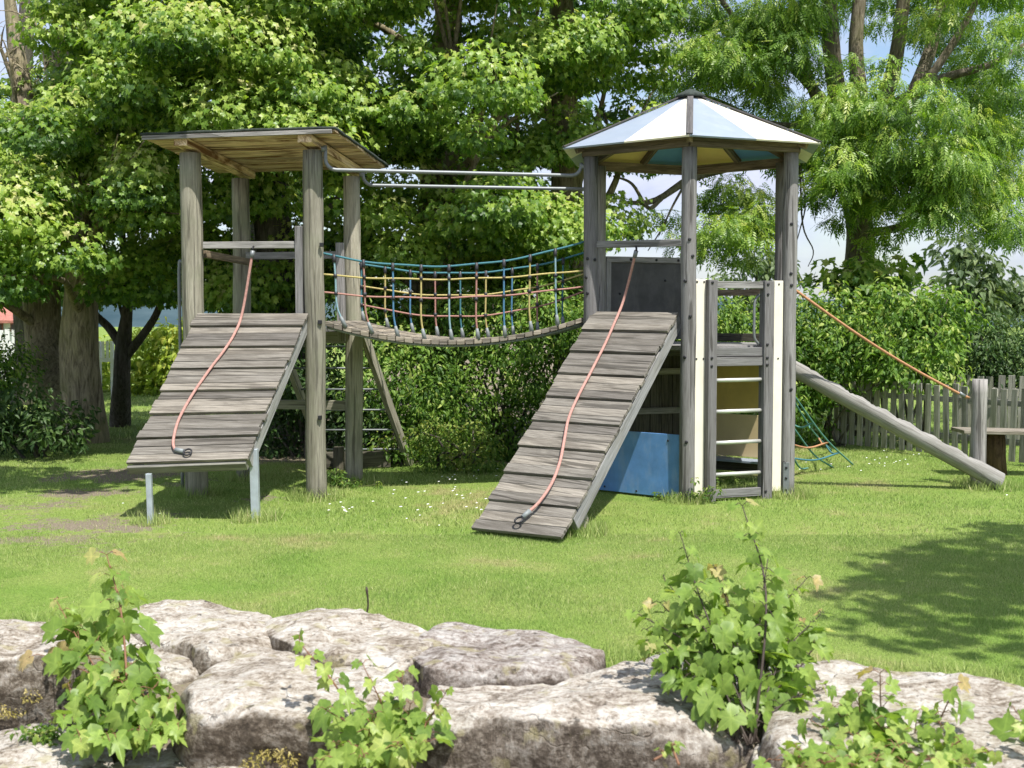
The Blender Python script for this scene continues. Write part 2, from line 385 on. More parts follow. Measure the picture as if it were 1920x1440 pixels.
# ================================================================== LEFT TOWER
A1 = R(10.2)
eX, eY = V((math.cos(A1), -math.sin(A1), 0)), V((math.sin(A1), math.cos(A1), 0))
FR = V((-1.655, 10.2, 0)); W1, D1 = 1.08, 1.06
FL = FR - eX*W1; BR = FR + eY*D1; BL = FL + eY*D1
zf, zb = at(590,282,10.2).z, at(661,331,11.24).z
T1 = thing('play_tower', (FR+BL)/2, 'open wooden lookout tower on four thick round posts under a flat tan plank roof', 'play tower', 'wooden play towers')
for p, zt, rr in ((FL, zf, .092), (FR, zf, .085), (BL, zb, .083), (BR, zb, .080)):
    b = MB(); N = 14
    b.tube([p+V((mnoise.noise(V((p.x,k*.4,1)))*.012, mnoise.noise(V((p.x,k*.4,7)))*.012, -.1+(zt+.1)*k/N)) for k in range(N+1)], [rr*(1.03-.06*k/N) for k in range(N+1)], 28, wob=.06)
    po = b.build('post', M['post_tan'], T1)
    if p is FR:
        for py in (459, 604, 783):
            q = at(600 if py > 500 else 603, py, 10.12)
            c = MB(); c.box(q, V((.032,.0,0)), V((0,0,.034)), V((0,.03,0))); c.build('bolt_recess', M['bolt'], po, .003)
# roof: boards across, felt above, two beams below
def roofpt(u, v, dz=0):   # u across 0..1 , v front->back 0..1
    a = FL - eX*.325 - eY*.22; w = W1+.38+.19; d = 1.53
    return a + eX*(w*u) + eY*(d*v) + V((0,0, zf+.085+dz + (.035-.12*v) - .012*(1-u)))
rf = MB(); nb = 15
for k in range(nb):
    v0, v1 = k/nb+.002, (k+1)/nb-.006; j0, j1 = -random.random()*.008, 1+random.random()*.014; dz = random.uniform(-.003,.003)
    rf.hexa([roofpt(j0,v0,dz),roofpt(j1,v0,dz),roofpt(j1,v1,dz),roofpt(j0,v1,dz),roofpt(j0,v0,.024+dz),roofpt(j1,v0,.024+dz),roofpt(j1,v1,.024+dz),roofpt(j0,v1,.024+dz)], eX)
roof = rf.build('roof', M['roof_plank'], T1)
ft = MB(); n1, n2 = 24, 20; idx = {}
for i in range(n1+1):
    for j in range(n2+1):
        u, v = -.008+1.022*i/n1, -.012+1.028*j/n2
        edge = 1.0 if (j in (0,n2) or i in (0,n1)) else 0.0
        p = roofpt(u, v, .031 + .008*mnoise.noise(V((i*.45,j*.5,0))) - edge*(.016+.008*mnoise.noise(V((i*.4,j*.4,5)))))
        idx[i,j] = len(ft.v); ft.v.append(tuple(p))
for i in range(n1):
    for j in range(n2):
        ft.face([idx[i,j],idx[i+1,j],idx[i+1,j+1],idx[i,j+1]], [(i,j)]*4, .5, True)
fo = ft.build('roofing_felt', M['felt'], roof)
so = fo.modifiers.new('thickness','SOLIDIFY'); so.thickness = .022; so.offset = 1
for side in (FL, FR):
    b = MB(); s0 = side - eY*.2; s1 = side + eY*1.27
    def rz(P, v): return V((P.x,P.y, zf+.085+.035-.12*v-.012))
    b.beam(rz(s0,.01)-V((0,0,.036)), rz(s1,.97)-V((0,0,.036)), .12, .066); b.build('roof_beam', M['roof_plank'], roof, .004)
b = MB(); s0, s1 = roofpt(0,0,-.001)-eY*.014, roofpt(1,0,-.001)-eY*.014
b.beam(s0+V((0,0,-.002)), s1+V((0,0,-.002)), .018, .034); b.build('fascia', M['board_grey'], roof, .003)
# platform
b = MB()
for k in range(9):
    c = lerp(FL, FR, .5)+eY*(.06+.118*k); b.box(c+V((0,0,1.42)), eX*1.1, eY*.108, V((0,0,.035)))
b.build('platform', M['board_grey'], T1, .003)
for p_, q_ in ((FL,FR),(BL,BR)): b = MB(); b.beam(p_+V((0,0,1.34)), q_+V((0,0,1.34)), .05, .11); b.build('platform_joist', M['board_grey'], T1, .003)
# guard rails
b = MB(); b.beam(at(382,460,10.36), at(556,459,10.22), .045, .058); b.build('guard_rail', M['board_grey'], T1, .004)
b = MB(); b.beam(at(462,480,11.36), at(645,478,11.22), .045, .065); b.build('guard_rail', M['board_grey'], T1, .004)
b = MB(); b.beam(at(383,476,10.42), at(470,492,11.3), .04, .06); b.build('guard_rail', M['brown_beam'], T1, .004)
b = MB(); q0, q1 = at(561,424,10.2), at(563,592,10.2); b.box((q0+q1)/2, (q0-q1), eX*.068, eY*.045); b.build('upright_board', M['board_grey'], T1, .004)
b = MB(); q0, q1 = at(637,455,11.12), at(641,640,11.12); b.box((q0+q1)/2, (q0-q1), eX*.07, eY*.045); b.build('upright_board', M['board_grey'], T1, .004)
b = MB(); b.beam(BL+V((0,0,.71)), BR+V((0,0,.71))-eX*.05, .07, .085); b.build('cross_beam', M['post_tan'], T1, .004)
# steel grab handle on the left
x0 = FL - eX*.172 + eY*.1
b = MB(); hz = [at(344,486,10.45).z, 1.0, .02]
b.tube(spline([x0+eX*.10+V((0,0,hz[0])), x0+eX*.03+V((0,0,hz[0]-.02)), x0+V((0,0,hz[0]-.09)), x0+V((0,0,1.2)), x0+V((0,0,.0))], 8), .014, 10); b.build('grab_handle', M['galv'], T1)
# rear leaning ladder: two rails and thin rungs
la0, la1 = BL+eX*.3+V((0,.12,1.42)), BL+eX*.62+V((0,1.25,-.02)); lb0, lb1 = BR+V((.06,.14,1.42)), BR+V((.42,1.2,.0))
b = MB(); b.beam(la0, la1, .05, .09); lad = b.build('rear_ladder', M['post_tan'], T1, .004)
b = MB(); b.beam(lb0, lb1, .05, .10); b.build('ladder_rail', M['post_tan'], lad, .004)
for k in range(6):
    t = .12+.15*k; b = MB(); b.tube([lerp(la0,la1,t), lerp(lb0,lb1,t)], .009, 8); b.build('rung', M['ferrule'], lad)

# ================================================================== RAMPS
def ramp_obj(TL, TR, BL_, BR_, npl, label, side_w, loc, tail=0.0, lift=.02, phase=0):
    t = thing('climbing_ramp', loc, label, 'climbing ramp', 'plank climbing ramps')
    nrm = (TR-TL).cross(BL_-TL); nrm = nrm if nrm.z > 0 else -nrm; nrm.normalize()
    dn = ((BL_+BR_)/2-(TL+TR)/2).normalized()
    b = MB(); ex = (TR-TL).normalized()
    for k in range(npl):
        v0, v1 = k/npl, (k+1)/npl; g = .0012
        g3 = (k+phase)%3; l0, l1 = lift*g3/3, lift*(g3+1)/3
        jl, jr = random.uniform(-.013,.008), random.uniform(-.008,.01); dz = random.uniform(-.0025,.0025); ja, jb = random.uniform(-.0015,.0015), random.uniform(-.0015,.0015)
        def P(u, v, h):
            a = lerp(lerp(TL,TR,u), lerp(BL_,BR_,u), v); return a + nrm*h
        c = []
        for h in (-.028, 0):
            c += [P(0,v1,l1+h+dz)+ex*jl-dn*(g+ja), P(1,v1,l1+h+dz)+ex*jr-dn*(g+jb), P(1,v0,l0+h+dz)+ex*jr+dn*g, P(0,v0,l0+h+dz)+ex*jl+dn*g]
        b.hexa(c, ex)
    b.build('plank_deck', M['ramp_plank'], t, .004)
    for a, e, nm in ((TR, BR_, 1), (TL, BL_, -1)):
        s = MB(); q0 = a - nrm*.085 - ex*(.03*nm); q1 = lerp(a, e, 1-tail) - nrm*.085 - ex*(.03*nm)
        s.beam(q0, q1, .045, .105, up=nrm); s.build('side_board', M['board_pale'], t, .004)
    return t, nrm, ex, dn
TL1, TR1 = at(370,588,10.28), at(577,588,10.12)
BL1, BR1 = at(237,871,9.08), at(463,863,8.98)
RAMP1, n1_, ex1, dn1 = ramp_obj(TL1, TR1, BL1, BR1, 20, 'plank ramp held off the grass on two steel legs, under the flat roofed tower', .1, (BL1+BR1)/2*V((1,1,0)) if False else V((TL1.x*.5+BR1.x*.5, 9.6, 0)), .03, .022, 1)
b = MB(); c = (BL1+BR1)/2 - n1_*.045 + dn1*.012; b.box(c, (BR1-BL1)*.985, n1_*.075, dn1*.03); b.build('end_board', M['fence'], RAMP1, .004)
for g, top, w in ((gp(283,982), at(279,880,9.2), .024), (gp(480,974), at(476,838,9.28), .036)):
    b = MB(); tp = V((g.x-.01, g.y, top.z)); gg = V((g.x,g.y,-.05))
    b.box((tp+gg)/2, tp-gg, V((w*1.7,0,0)), V((0,w*1.7,0))); b.build('leg', M['steel_blue'], RAMP1, .004)
TL2, TR2 = at(1112,583,10.60), at(1272,585,10.06)
BL2, BR2 = gp(887,994,.03), gp(1052,1011,.03)
RAMP2, n2_, ex2, dn2 = ramp_obj(TL2, TR2, BL2, BR2, 27, 'long plank ramp resting on the grass, leading to the six sided tower', .1, V((.5,9.4,0)), .085, .022, 0)

# ================================================================== CLIMBING ROPES
def on_ramp(px, py, TL, nrm, h):
    d = ray(px, py); o = V((0,0,CH)); t = (TL+nrm*h-o).dot(nrm)/d.dot(nrm); return o+d*t
def climb_rope(anchor, pts, TL, nrm, label):
    o = thing('climbing_rope', anchor, label, 'climbing rope', 'red climbing ropes')
    path = [anchor] + [on_ramp(px,py,TL,nrm,h) for px,py,h in pts]
    sp = spline(path, 8); rope(sp, .0115, M['rope_red'], 'rope', o, 10)
    e = sp[-1]; d = (sp[-1]-sp[-4]).normalized()
    b = MB(); b.tube([e-d*.02, e+d*.055], .018, 10); b.build('end_clamp', M['ferrule'], o)
    ring = [e+d*.09 + (d*math.cos(a)+d.cross(nrm)*math.sin(a))*.03 + nrm*.004 for a in np.linspace(0, 2*math.pi, 16)]
    b = MB(); b.tube(ring, .007, 8, cap=False); b.build('shackle', M['bolt'], o)
    s = sp[0]; b = MB(); b.tube([s, s+(sp[2]-sp[0]).normalized()*.06], .019, 10); b.build('top_clamp', M['galv'], o)
    b = MB(); b.tube([s+V((0,.03,.035)), s+V((0,-.012,.02)), s], .009, 8); b.build('hook', M['bolt'], o)
climb_rope(at(474,470,10.2), [(455,583,.05),(440,625,.03),(418,660,.03),(395,690,.028),(360,741,.028),(335,787,.028),(325,825,.03),(327,841,.03),(333,844,.03)], TL1, n1_, 'faded red rope hanging down the raised ramp of the flat roofed tower')
climb_rope(at(1193,470,10.26), [(1170,560,.10),(1150,610,.05),(1132,650,.032),(1108,697,.03),(1083,745,.03),(1066,785,.03),(1058,825,.03),(1050,865,.03),(1035,905,.03),(1012,940,.03),(990,961,.03)], TL2, n2_, 'faded red rope hanging down the long ramp that rests on the grass')

# ================================================================== HEXAGONAL TOWER
A2 = R(8.5); RX = .975
hu, hr = V((-math.sin(A2), -math.cos(A2), 0)), V((math.cos(A2), -math.sin(A2), 0))
HC = V((1.447, 10.0, 0)) - hu*RX
def hexv(k, r=RX):   # k: 0 front, 1 front-right, 2 back-right, 3 back, 4 back-left, 5 front-left
    a = R(60*k); return HC + (hu*math.cos(a)+hr*math.sin(a))*r
T2 = thing('play_tower', HC, 'six sided wooden play tower with a pointed cream and pale blue roof', 'play tower', 'wooden play towers')
HZ = at(1290,268,10.0).z
hposts = []
for k in range(6):
    p = hexv(k); b = MB(); N = 12; rr = .063
    b.tube([p+V((mnoise.noise(V((k*3,i*.4,1)))*.008, mnoise.noise(V((k*3,i*.4,7)))*.008, -.1+(HZ+.1)*i/N)) for i in range(N+1)], [rr*(1.03-.05*i/N) for i in range(N+1)], 24, wob=.05)
    hposts.append(b.build('post', M['post_grey'], T2))
def bolts_on(k, pxy):
    p = hexv(k)
    for px, py in pxy:
        q = at(px, py, p.y-.06); d = V((q.x-p.x, q.y-p.y, 0)).normalized()
        bolt(V((p.x,p.y,q.z))+d*.064, d, hposts[k], .014, .008)
bolts_on(0, [(1293,449),(1284,527),(1294,593),(1283,670),(1287,829),(1287,932),(1299,480)])
bolts_on(1, [(1484,420),(1483,513),(1483,730),(1470,868),(1484,535)])
bolts_on(5, [(1101,485),(1101,550),(1097,520),(1116,487)])
q = hexv(1)+hu*.064-hr*.01; b = MB(); b.box(V((q.x,q.y,.16)), V((0,0,.27)), hr*.05, hu*.008); b.build('post_bracket', M['galv'], hposts[1], .002)
for z in (.06,.16,.25): bolt(V((q.x,q.y,z))+hu*.004, hu, hposts[1], .011, .008)
# roof
RE = 1.235; EZ = at(1293,257,9.77).z; AZ = at(1293,180,HC.y).z
apex = V((HC.x,HC.y,AZ))
def E(k, r=RE): p = hexv(k, r); return V((p.x,p.y,EZ+(AZ-EZ)*(1-r/RE)))
roof_root = None
for k in range(6):
    a, c = E(k), E((k+1)%6); mid = (a+c)/2
    nr = (c-a).cross(apex-a); nr = nr if nr.z > 0 else -nr; nr.normalize()
    for tri, mt in (((a, mid, apex), 'pale_blue'), ((mid, c, apex), 'cream')):
        b = MB(); cen = (tri[0]+tri[1]+tri[2])/3
        tr = [cen+(x-cen)*.998 for x in tri]; b.prism(tr, nr*.016)
        o = b.build('roof_panel', M[mt], roof_root if roof_root else T2, .002)
        if roof_root is None:
            o.name = 'roof'; roof_root = o
        b = MB(); b.prism([lerp(cen+(x-cen)*.99, apex, .09 if x is not tr[2] else .02)-nr*.012 for x in tr], nr*.010); b.build('panel_underside', M['under_blue' if mt == 'pale_blue' else 'under_cream'], roof_root, .001)
for k in range(6):   # ridge battens on top, rafters below (corners and mid faces)
    a = E(k, RE*1.003); b = MB(); up = V((0,0,1))
    b.beam(a+V((0,0,.026)), apex+V((0,0,.032)), .052, .012); b.build('ridge_batten', M['batten'], roof_root, .002)
    b = MB(); b.beam(E(k,1.12)-V((0,0,.045)), apex-V((0,0,.06)), .05, .07); b.build('rafter', M['brown_beam'], roof_root, .002)
    m1 = (E(k,1.06)+E((k+1)%6,1.06))/2; b = MB(); b.beam(m1-V((0,0,.038)), apex-V((0,0,.06)), .045, .06); b.build('rafter', M['brown_beam'], roof_root, .002)
    p, q = hexv(k, 1.035), hexv((k+1)%6, 1.035); z0 = EZ-.006
    b = MB(); b.beam(V((p.x,p.y,z0)), V((q.x,q.y,z0)), .05, .088); b.build('eave_beam', M['brown_beam'], T2, .003)
b = MB(); n = 24; hh = V((HC.x,HC.y,AZ))
b.tube([hh+V((0,0,-.02)), hh+V((0,0,.012)), hh+V((0,0,.042)), hh+V((0,0,.062))], [.145,.12,.06,.012], n); b.build('roof_cap', M['felt'], roof_root)
# face frames
def faceframe(i, j):
    a, c = hexv(i), hexv(j); e = (c-a).normalized(); n = V((e.y,-e.x,0)); mid = (a+c)/2
    if (mid-HC).dot(n) < 0: n = -n
    return a, c, e, n
def s_at(a, e, px):   # distance along a face line seen at column px
    k = (px-960)/FPX; return (k*a.y-a.x)/(e.x-k*e.y)
PZ = 1.29
# platform
poly = [hexv(k, .93)+V((0,0,PZ-.035)) for k in range(6)]
b = MB(); b.prism(poly, V((0,0,.035))); b.build('platform', M['board_grey'], T2, .003)
for k in range(6):
    if k in (5,): continue
    p, q = hexv(k, .95), hexv((k+1)%6, .95)
    b = MB(); b.beam(V((p.x,p.y,PZ-.09)), V((q.x,q.y,PZ-.09)), .04, .10); b.build('platform_beam', M['board_grey'], T2, .003)
# front-left face: guard rail, blue panel; back-left: charcoal panel, dark boards
a, c, e, n = faceframe(5, 0)
b = MB(); b.beam(at(1116,459,a.y)+e*.0, at(1280,455,c.y), .05, .058); b.build('guard_rail', M['board_grey'], T2, .004)
Lf = (c-a).length
b = MB(); q0, q1 = a+e*.06+V((0,0,.29)), c-e*.058+V((0,0,.29))
b.box((q0+q1)/2, q1-q0, V((0,0,.53)), n*.018); bp = b.build('blue_panel', M['blue'], T2, .003)
for sx, sz in ((.12,.06),(.86,.06),(.86,.50),(.5,.05)): bolt(lerp(q0,q1,sx)+n*.009+V((0,0,sz-.29)), n, bp, .009, .006)
a, c, e, n = faceframe(4, 3)
q0, q1 = a+e*.06, c-e*.06; n_in = -n
b = MB(); b.box((q0+q1)/2+V((0,0,1.68)), q1-q0, V((0,0,.74)), n*.02); cp = b.build('charcoal_panel', M['black'], T2, .003)
b = MB(); b.box((q0+q1)/2+V((0,0,2.075))+n_in*.012, q1-q0, V((0,0,.055)), n*.05); b.build('panel_frame', M['board_grey'], cp, .003)
b = MB(); b.box(q0+e*.02+V((0,0,1.68))+n_in*.03, V((0,0,.74)), e*.05, n*.03); b.build('panel_frame', M['board_grey'], cp, .003)
for t_ in (.3,.62,.9): bolt(lerp(q0,q1,t_)+V((0,0,2.075))+n_in*.038, n_in, cp, .013, .008)
for t_, z in ((.18,1.75),(.75,1.88),(.18,1.42),(.75,1.42)): bolt(lerp(q0,q1,t_)+V((0,0,z))+n_in*.011, n_in, cp, .012, .008)
b = MB()
for i in range(7):
    t_ = (i+.5)/7; b.box(lerp(q0,q1,t_)+V((0,0,.66))+n*.004*(i%2), V((0,0,1.18)), e*.118, n*.02)
b.build('inner_boarding', M['dark_board'], T2, .003)
b = MB()
for z in (.62,1.0): b.beam(q0+V((0,0,z))+n_in*.03, q1+V((0,0,z))+n_in*.03, .04, .06)
b.build('boarding_rail', M['fence'], T2, .003)
# back-right face: ochre panels seen through the ladder
a, c, e, n = faceframe(3, 2); q0, q1 = a+e*.05, c-e*.05
b = MB(); b.box((q0+q1)/2+V((0,0,.90)), q1-q0, V((0,0,.54)), n*.016); b.build('ochre_panel', M['yellow'], T2, .003)
b = MB(); b.box((q0+q1)/2+V((0,0,.40))-n*.012, q1-q0, V((0,0,.40)), n*.016); b.build('cream_panel', M['tan_panel'], T2, .003)
b = MB(); b.box((q0+q1)/2+V((0,0,.175))-n*.12, q1-q0, V((0,0,.022)), n*.2); b.build('inner_seat', M['pale_blue'], T2, .003)
b = MB(); b.box((q0+q1)/2+V((0,0,.10))-n*.03, q1-q0, V((0,0,.09)), n*.03); b.build('sole_board', M['dark_board'], T2, .003)
b = MB(); b.box((q0+q1)/2+V((0,0,1.335))-n*.01, q1-q0, V((0,0,.075)), n*.03); b.build('kick_board', M['dark_board'], T2, .003)
b = MB(); b.beam(q0+V((0,0,1.76)), q1+V((0,0,1.76)), .045, .06); b.build('guard_rail', M['brown_beam'], T2, .003)
# front-right face: cream panels and ladder
a, c, e, n = faceframe(0, 1)
def face_box(px0, px1, z0, z1, off, th, name, mt, parent=T2, bev=.003):
    s0, s1 = s_at(a+n*off, e, px0), s_at(a+n*off, e, px1); ctr = a+n*off+e*((s0+s1)/2)+V((0,0,(z0+z1)/2))
    b = MB(); vert = (z1-z0) > abs(s1-s0)
    L, Wd = (V((0,0,z1-z0)), e*(s1-s0)) if vert else (e*(s1-s0), V((0,0,z1-z0)))
    b.box(ctr, L, Wd, n*th); return b.build(name, M[mt], parent, bev)
ztp = at(1330,524,10.1).z
pl = face_box(1302,1324,.03,ztp,.02,.02,'cream_panel','cream'); pr = face_box(1446,1466,.05,ztp-.005,.02,.02,'cream_panel','cream')
for px in (1306,1319):
    for py in (529,672): bolt(a+e*s_at(a+n*.03,e,px)+n*.03+V((0,0,at(px,py,10.1).z)), n, pl, .008, .006)
for px in (1459,):
    for py in (533,672): bolt(a+e*s_at(a+n*.03,e,px)+n*.03+V((0,0,at(px,py,10.3).z)), n, pr, .008, .006)
lad2 = face_box(1324,1340,-.03,ztp-.005,.05,.085,'ladder','post_grey', T2, .005)
st2 = face_box(1428,1446,-.03,ztp-.008,.05,.085,'stile','post_grey', lad2, .005)
lad2.data.name = 'ladder'
for o, px, pys, Y in ((lad2,1335,(530,671,686,934),10.05),(st2,1439,(533,552,646,671,684,921),10.2)):
    for py in pys: bolt(a+e*s_at(a+n*.095,e,px)+n*.094+V((0,0,at(px,py,Y-.02).z)), n, o, .012, .007)
for py in (712,770,828,887):
    s0, s1 = s_at(a+n*.05,e,1338), s_at(a+n*.05,e,1431); z = at(1385,py,10.15).z
    b = MB(); b.tube([a+n*.05+e*s0+V((0,0,z)), a+n*.05+e*s1+V((0,0,z))], .0165, 12); b.build('rung', M['rung'], lad2)
z1, z0 = at(1385,528,10.15).z, at(1385,541,10.15).z
face_box(1341,1427,z0,z1,.055,.045,'top_bar','board_grey', lad2)
face_box(1341,1427,at(1385,926,10.15).z-.02,at(1385,915,10.15).z,.05,.05,'bottom_bar','board_grey', lad2)
face_box(1341,1427,PZ-.085,PZ-.012,.04,.05,'step_board','board_grey', T2)
face_box(1341,1427,PZ-.165,PZ-.092,.05,.05,'step_board','board_grey', T2)
b = MB(); hx = s_at(a+n*.02,e,1423); hp = a+e*hx+n*.02
b.tube(spline([hp+V((0,0,1.72)), hp-e*.045+V((0,0,1.66)), hp-e*.05+V((0,0,1.5)), hp-e*.045+V((0,0,1.36)), hp+V((0,0,1.30))],6), .012, 10); b.build('grab_handle', M['galv'], T2)

# ================================================================== ROPE BRIDGE
BN0, BN1 = FR+eX*.085, hexv(5)-hr*.065          # near side ends
BF0, BF1 = BR+eX*.085, hexv(4)-hr*.065
def side_z(ptsy, P0, P1):  # [(px,py)...] -> function t -> z by quadratic fit along the side
    ts, zs = [], []
    for px, py in ptsy:
        k = (px-960)/FPX; d = P1-P0; t = (k*P0.y-P0.x)/(d.x-k*d.y); ts.append(t); zs.append(at(px,py,(P0+d*t).y).z)
    co = np.polyfit(ts, zs, 2); return lambda t: float(np.polyval(co, t))
def t_of(px, P0, P1):
    k = (px-960)/FPX; d = P1-P0; return (k*P0.y-P0.x)/(d.x-k*d.y)
dn_z = side_z([(612,603),(740,628),(860,638),(980,625),(1090,595)], BN0, BN1)
near = {'r_teal': side_z([(612,477),(700,492),(810,498),(930,492),(1090,453)],BN0,BN1),
        'r_yellow': side_z([(612,515),(750,524),(900,521),(1090,507)],BN0,BN1),
        'r_red': side_z([(612,549),(750,558),(900,556),(1090,537)],BN0,BN1)}
far = {'r_teal': side_z([(645,487),(750,505),(850,513),(950,507),(1090,476)],BF0,BF1),
       'r_yellow': side_z([(645,527),(740,546),(845,555),(950,547),(1090,516)],BF0,BF1),
       'r_red': side_z([(650,562),(750,585),(850,594),(950,586),(1090,549)],BF0,BF1)}
BRG = thing('rope_bridge', (BN0+BF1)/2+V((0,0,1.4)), 'sagging rope bridge with coloured rope net sides between the two towers', 'rope bridge')
b = MB(); npk = 30
for k in range(npk):
    t = (k+.5)/npk; c0, c1 = lerp(BN0,BN1,t), lerp(BF0,BF1,t); z = dn_z(t)+.0; dzt = (dn_z(t+.01)-dn_z(t-.01))/.02
    along = V(((BN1-BN0).x, (BN1-BN0).y, dzt)); wv = along.normalized()*(along.length/npk*.86)
    L = (c1-c0)*1.0; ctr = (c0+c1)/2+V((0,0,z-.022)); j = random.uniform(-.012,.012)
    b.box(ctr+L.normalized()*j, L, wv, V((0,0,1))*.042)
b.build('plank_deck', M['deck'], BRG, .004)
for P0, P1 in ((BN0,BN1),(BF0,BF1)):
    for off in (.06,):
        pth = [lerp(P0,P1,t)+((BF0-BN0).normalized()*(off if P0 is BN0 else -off))+V((0,0,dn_z(t)-.053)) for t in np.linspace(0,1,40)]
        rope(pth, .012, M['ferrule'], 'deck_cable', BRG, 8)
vn = [(626,646,'r_pale'),(681,696,'r_red'),(736,745,'r_blue'),(789,795,'r_yellow'),(841,846,'r_pale'),(893,896,'r_red'),(944,946,'r_blue'),(993,996,'r_yellow'),(1040,1045,'r_pale')]
vf = [(680,684,'r_teal'),(724,729,'r_yellow'),(771,776,'r_blue'),(817,822,'r_red'),(864,869,'r_teal'),(912,917,'r_yellow'),(961,964,'r_blue'),(1008,1009,'r_red'),(1056,1056,'r_teal')]
for P0, P1, lines, vs, sg in ((BN0,BN1,near,vn,1),(BF0,BF1,far,vf,-1)):
    ind = (BF0-BN0).normalized()*.02*sg
    for cname, fz in lines.items():
        pth = [lerp(P0,P1,t)+ind+V((0,0,fz(t)+.004*math.sin(t*23+sg))) for t in np.linspace(-.01,1.01,44)]
        rope(pth, .009 if cname=='r_teal' else .0078, M[cname], 'top_rope' if cname=='r_teal' else 'side_rope', BRG)
    for pt, pb, cname in vs:
        tt, tb = t_of(pt,P0,P1), t_of(pb,P0,P1); zt, zd = lines['r_teal'](tt), dn_z(tb)
        tm = tt*.62+tb*.38 - random.uniform(0,.006)
        pth = spline([lerp(P0,P1,tt)+ind+V((0,0,zt)), lerp(P0,P1,tt+(tm-tt)*.5)+ind+V((0,0,zt*.66+zd*.34)), lerp(P0,P1,tm)+ind+V((0,0,zt*.28+zd*.72)), lerp(P0,P1,tb)+ind+V((0,0,zd+.0))], 6)
        vr = rope(pth, .0082, M[cname], 'upright_rope', BRG)
        b = MB(); b.tube([pth[0]+V((0,0,.014)), lerp(pth[0],pth[1],.9), pth[1]+V((0,0,-.02))], .0155, 8); b.build('clip', M['clip'], vr)
        for fz in (lines['r_yellow'], lines['r_red']):
            i = min(range(len(pth)-1), key=lambda q: abs(pth[q].z-fz(tt))); i = max(i, 1); b = MB(); b.tube([pth[i]-(pth[i]-pth[i-1]).normalized()*.016, pth[i]+(pth[i]-pth[i-1]).normalized()*.016], .0165, 8); b.build('clip', M['clip'], vr)
        b = MB(); dd = (pth[-4]-pth[-1]).normalized(); b.tube([pth[-1]-dd*.01, pth[-1]+dd*.05, pth[-1]+dd*.09], [.02,.017,.012], 8); b.build('ferrule', M['ferrule'], vr)

# overhead steel bars
def barpipe(p0, zlow, p1, zr0, zr1, label, r=.0165):
    o = thing('overhead_bar', p0+V((0,0,zlow)), label, 'overhead bar', 'steel bars above the rope bridge')
    d = (p1-p0).normalized(); path = [p0+V((0,0,zr0)), p0+V((0,0,zlow+.1))]
    for a_ in np.linspace(0, math.pi/2, 7): path.append(p0+d*(.09*(1-math.cos(a_)))+V((0,0,zlow+.09*(1-math.sin(a_)))))
    L = (p1-p0).length
    for k in range(1,8): path.append(p0+d*(.09+(L-.18)*k/8)+V((0,0,zlow)))
    for a_ in np.linspace(math.pi/2, 0, 7): path.append(p1-d*(.09*(1-math.cos(a_)))+V((0,0,zlow+.09*(1-math.sin(a_)))))
    path.append(p1+V((0,0,zr1)))
    b = MB(); b.tube(path, r, 12); b.build('pipe', M['galv'], o)
    for p, z, s in ((p0,zr0-.03,-1),(p1,zr1-.03,1)):
        c = MB(); c.tube([p+V((0,0,z))-d*.0, p+V((0,0,z))+d*.035*s], .024, 10); c.build('mounting', M['galv'], o)
zA = at(800,324,10.4).z; zB = at(850,351,11.4).z
barpipe(FR+eX*.108, zA, hexv(5)-hr*.085, zA+.2, zA+.11, 'galvanised overhead bar nearer the camera, above the rope bridge')
barpipe(BR+eX*.105, zB, hexv(4)-hr*.085, zB+.13, zB+.14, 'galvanised overhead bar farther back, above the rope bridge', .0165)

# ================================================================== BALANCE LOG, POST, ROPES, NET
l0, l1 = at(1478,686,10.78), at(1874,903,10.70); ld = (l1-l0).normalized()
LOG = thing('balance_log', V((l1.x,l1.y,0)), 'notched round log sloping from the six sided tower down to the grass', 'balance log')
b = MB(); n = 28; N = 90; ln = (l1-l0).length; sd = ld.cross(V((0,0,1))).normalized(); upv = sd.cross(ld); base = 0
for i in range(N+1):
    s = i/N; p = lerp(l0,l1,s); rr = .072+.012*s
    ph = (s*9.0) % 1.0; notch = .026*max(0, 1-abs(ph-.5)/.5*1.0)*(1 if .08<s<.9 else 0)*(.6+.4*math.sin(i*1.7)**2)
    for k in range(n):
        a_ = 2*math.pi*k/n; w = max(0, math.sin(a_))**2.0
        r_ = rr*(1+.05*mnoise.noise(V((math.cos(a_),math.sin(a_),s*5))))-notch*w
        b.v.append(tuple(p+(sd*math.cos(a_)+upv*math.sin(a_))*r_))
for i in range(N):
    for k in range(n):
        k2 = (k+1)%n; q = [i*n+k, i*n+k2, (i+1)*n+k2, (i+1)*n+k]
        b.face(q, [(ln*i/N,.5*k/n),(ln*i/N,.5*(k+1)/n),(ln*(i+1)/N,.5*(k+1)/n),(ln*(i+1)/N,.5*k/n)], .55, True)
b.face([N*n+k for k in range(n)][::-1], [(math.cos(k),math.sin(k)) for k in range(n)], .2); b.face(list(range(n)), [(0,0)]*n, .4)
b.build('log', M['log_grey'], LOG)
pg = gp(1834,914); pt = V((pg.x+.02, 10.92, at(1834,711,10.92).z)); pb = V((pt.x,10.92,-.05))
b = MB(); b.tube([lerp(pb,pt,k/8) for k in range(9)], [.068]*9, 24, wob=.05); b.build('support_post', M['post_grey'], LOG)
g0, g1 = at(1486,540,10.36), at(1812,745,10.86)
GR = thing('guide_rope', g0, 'rust coloured rope stretched from the six sided tower to the log post', 'rope')
rope([lerp(g0,g1,t)-V((0,0,.05*math.sin(t*math.pi))) for t in np.linspace(0,1,20)], .012, M['rope_orange'], 'rope', GR, 8)
b = MB(); b.tube([g1-(g1-g0).normalized()*.09, g1-(g1-g0).normalized()*.02], .017, 10); b.build('end_clamp', M['galv'], GR)
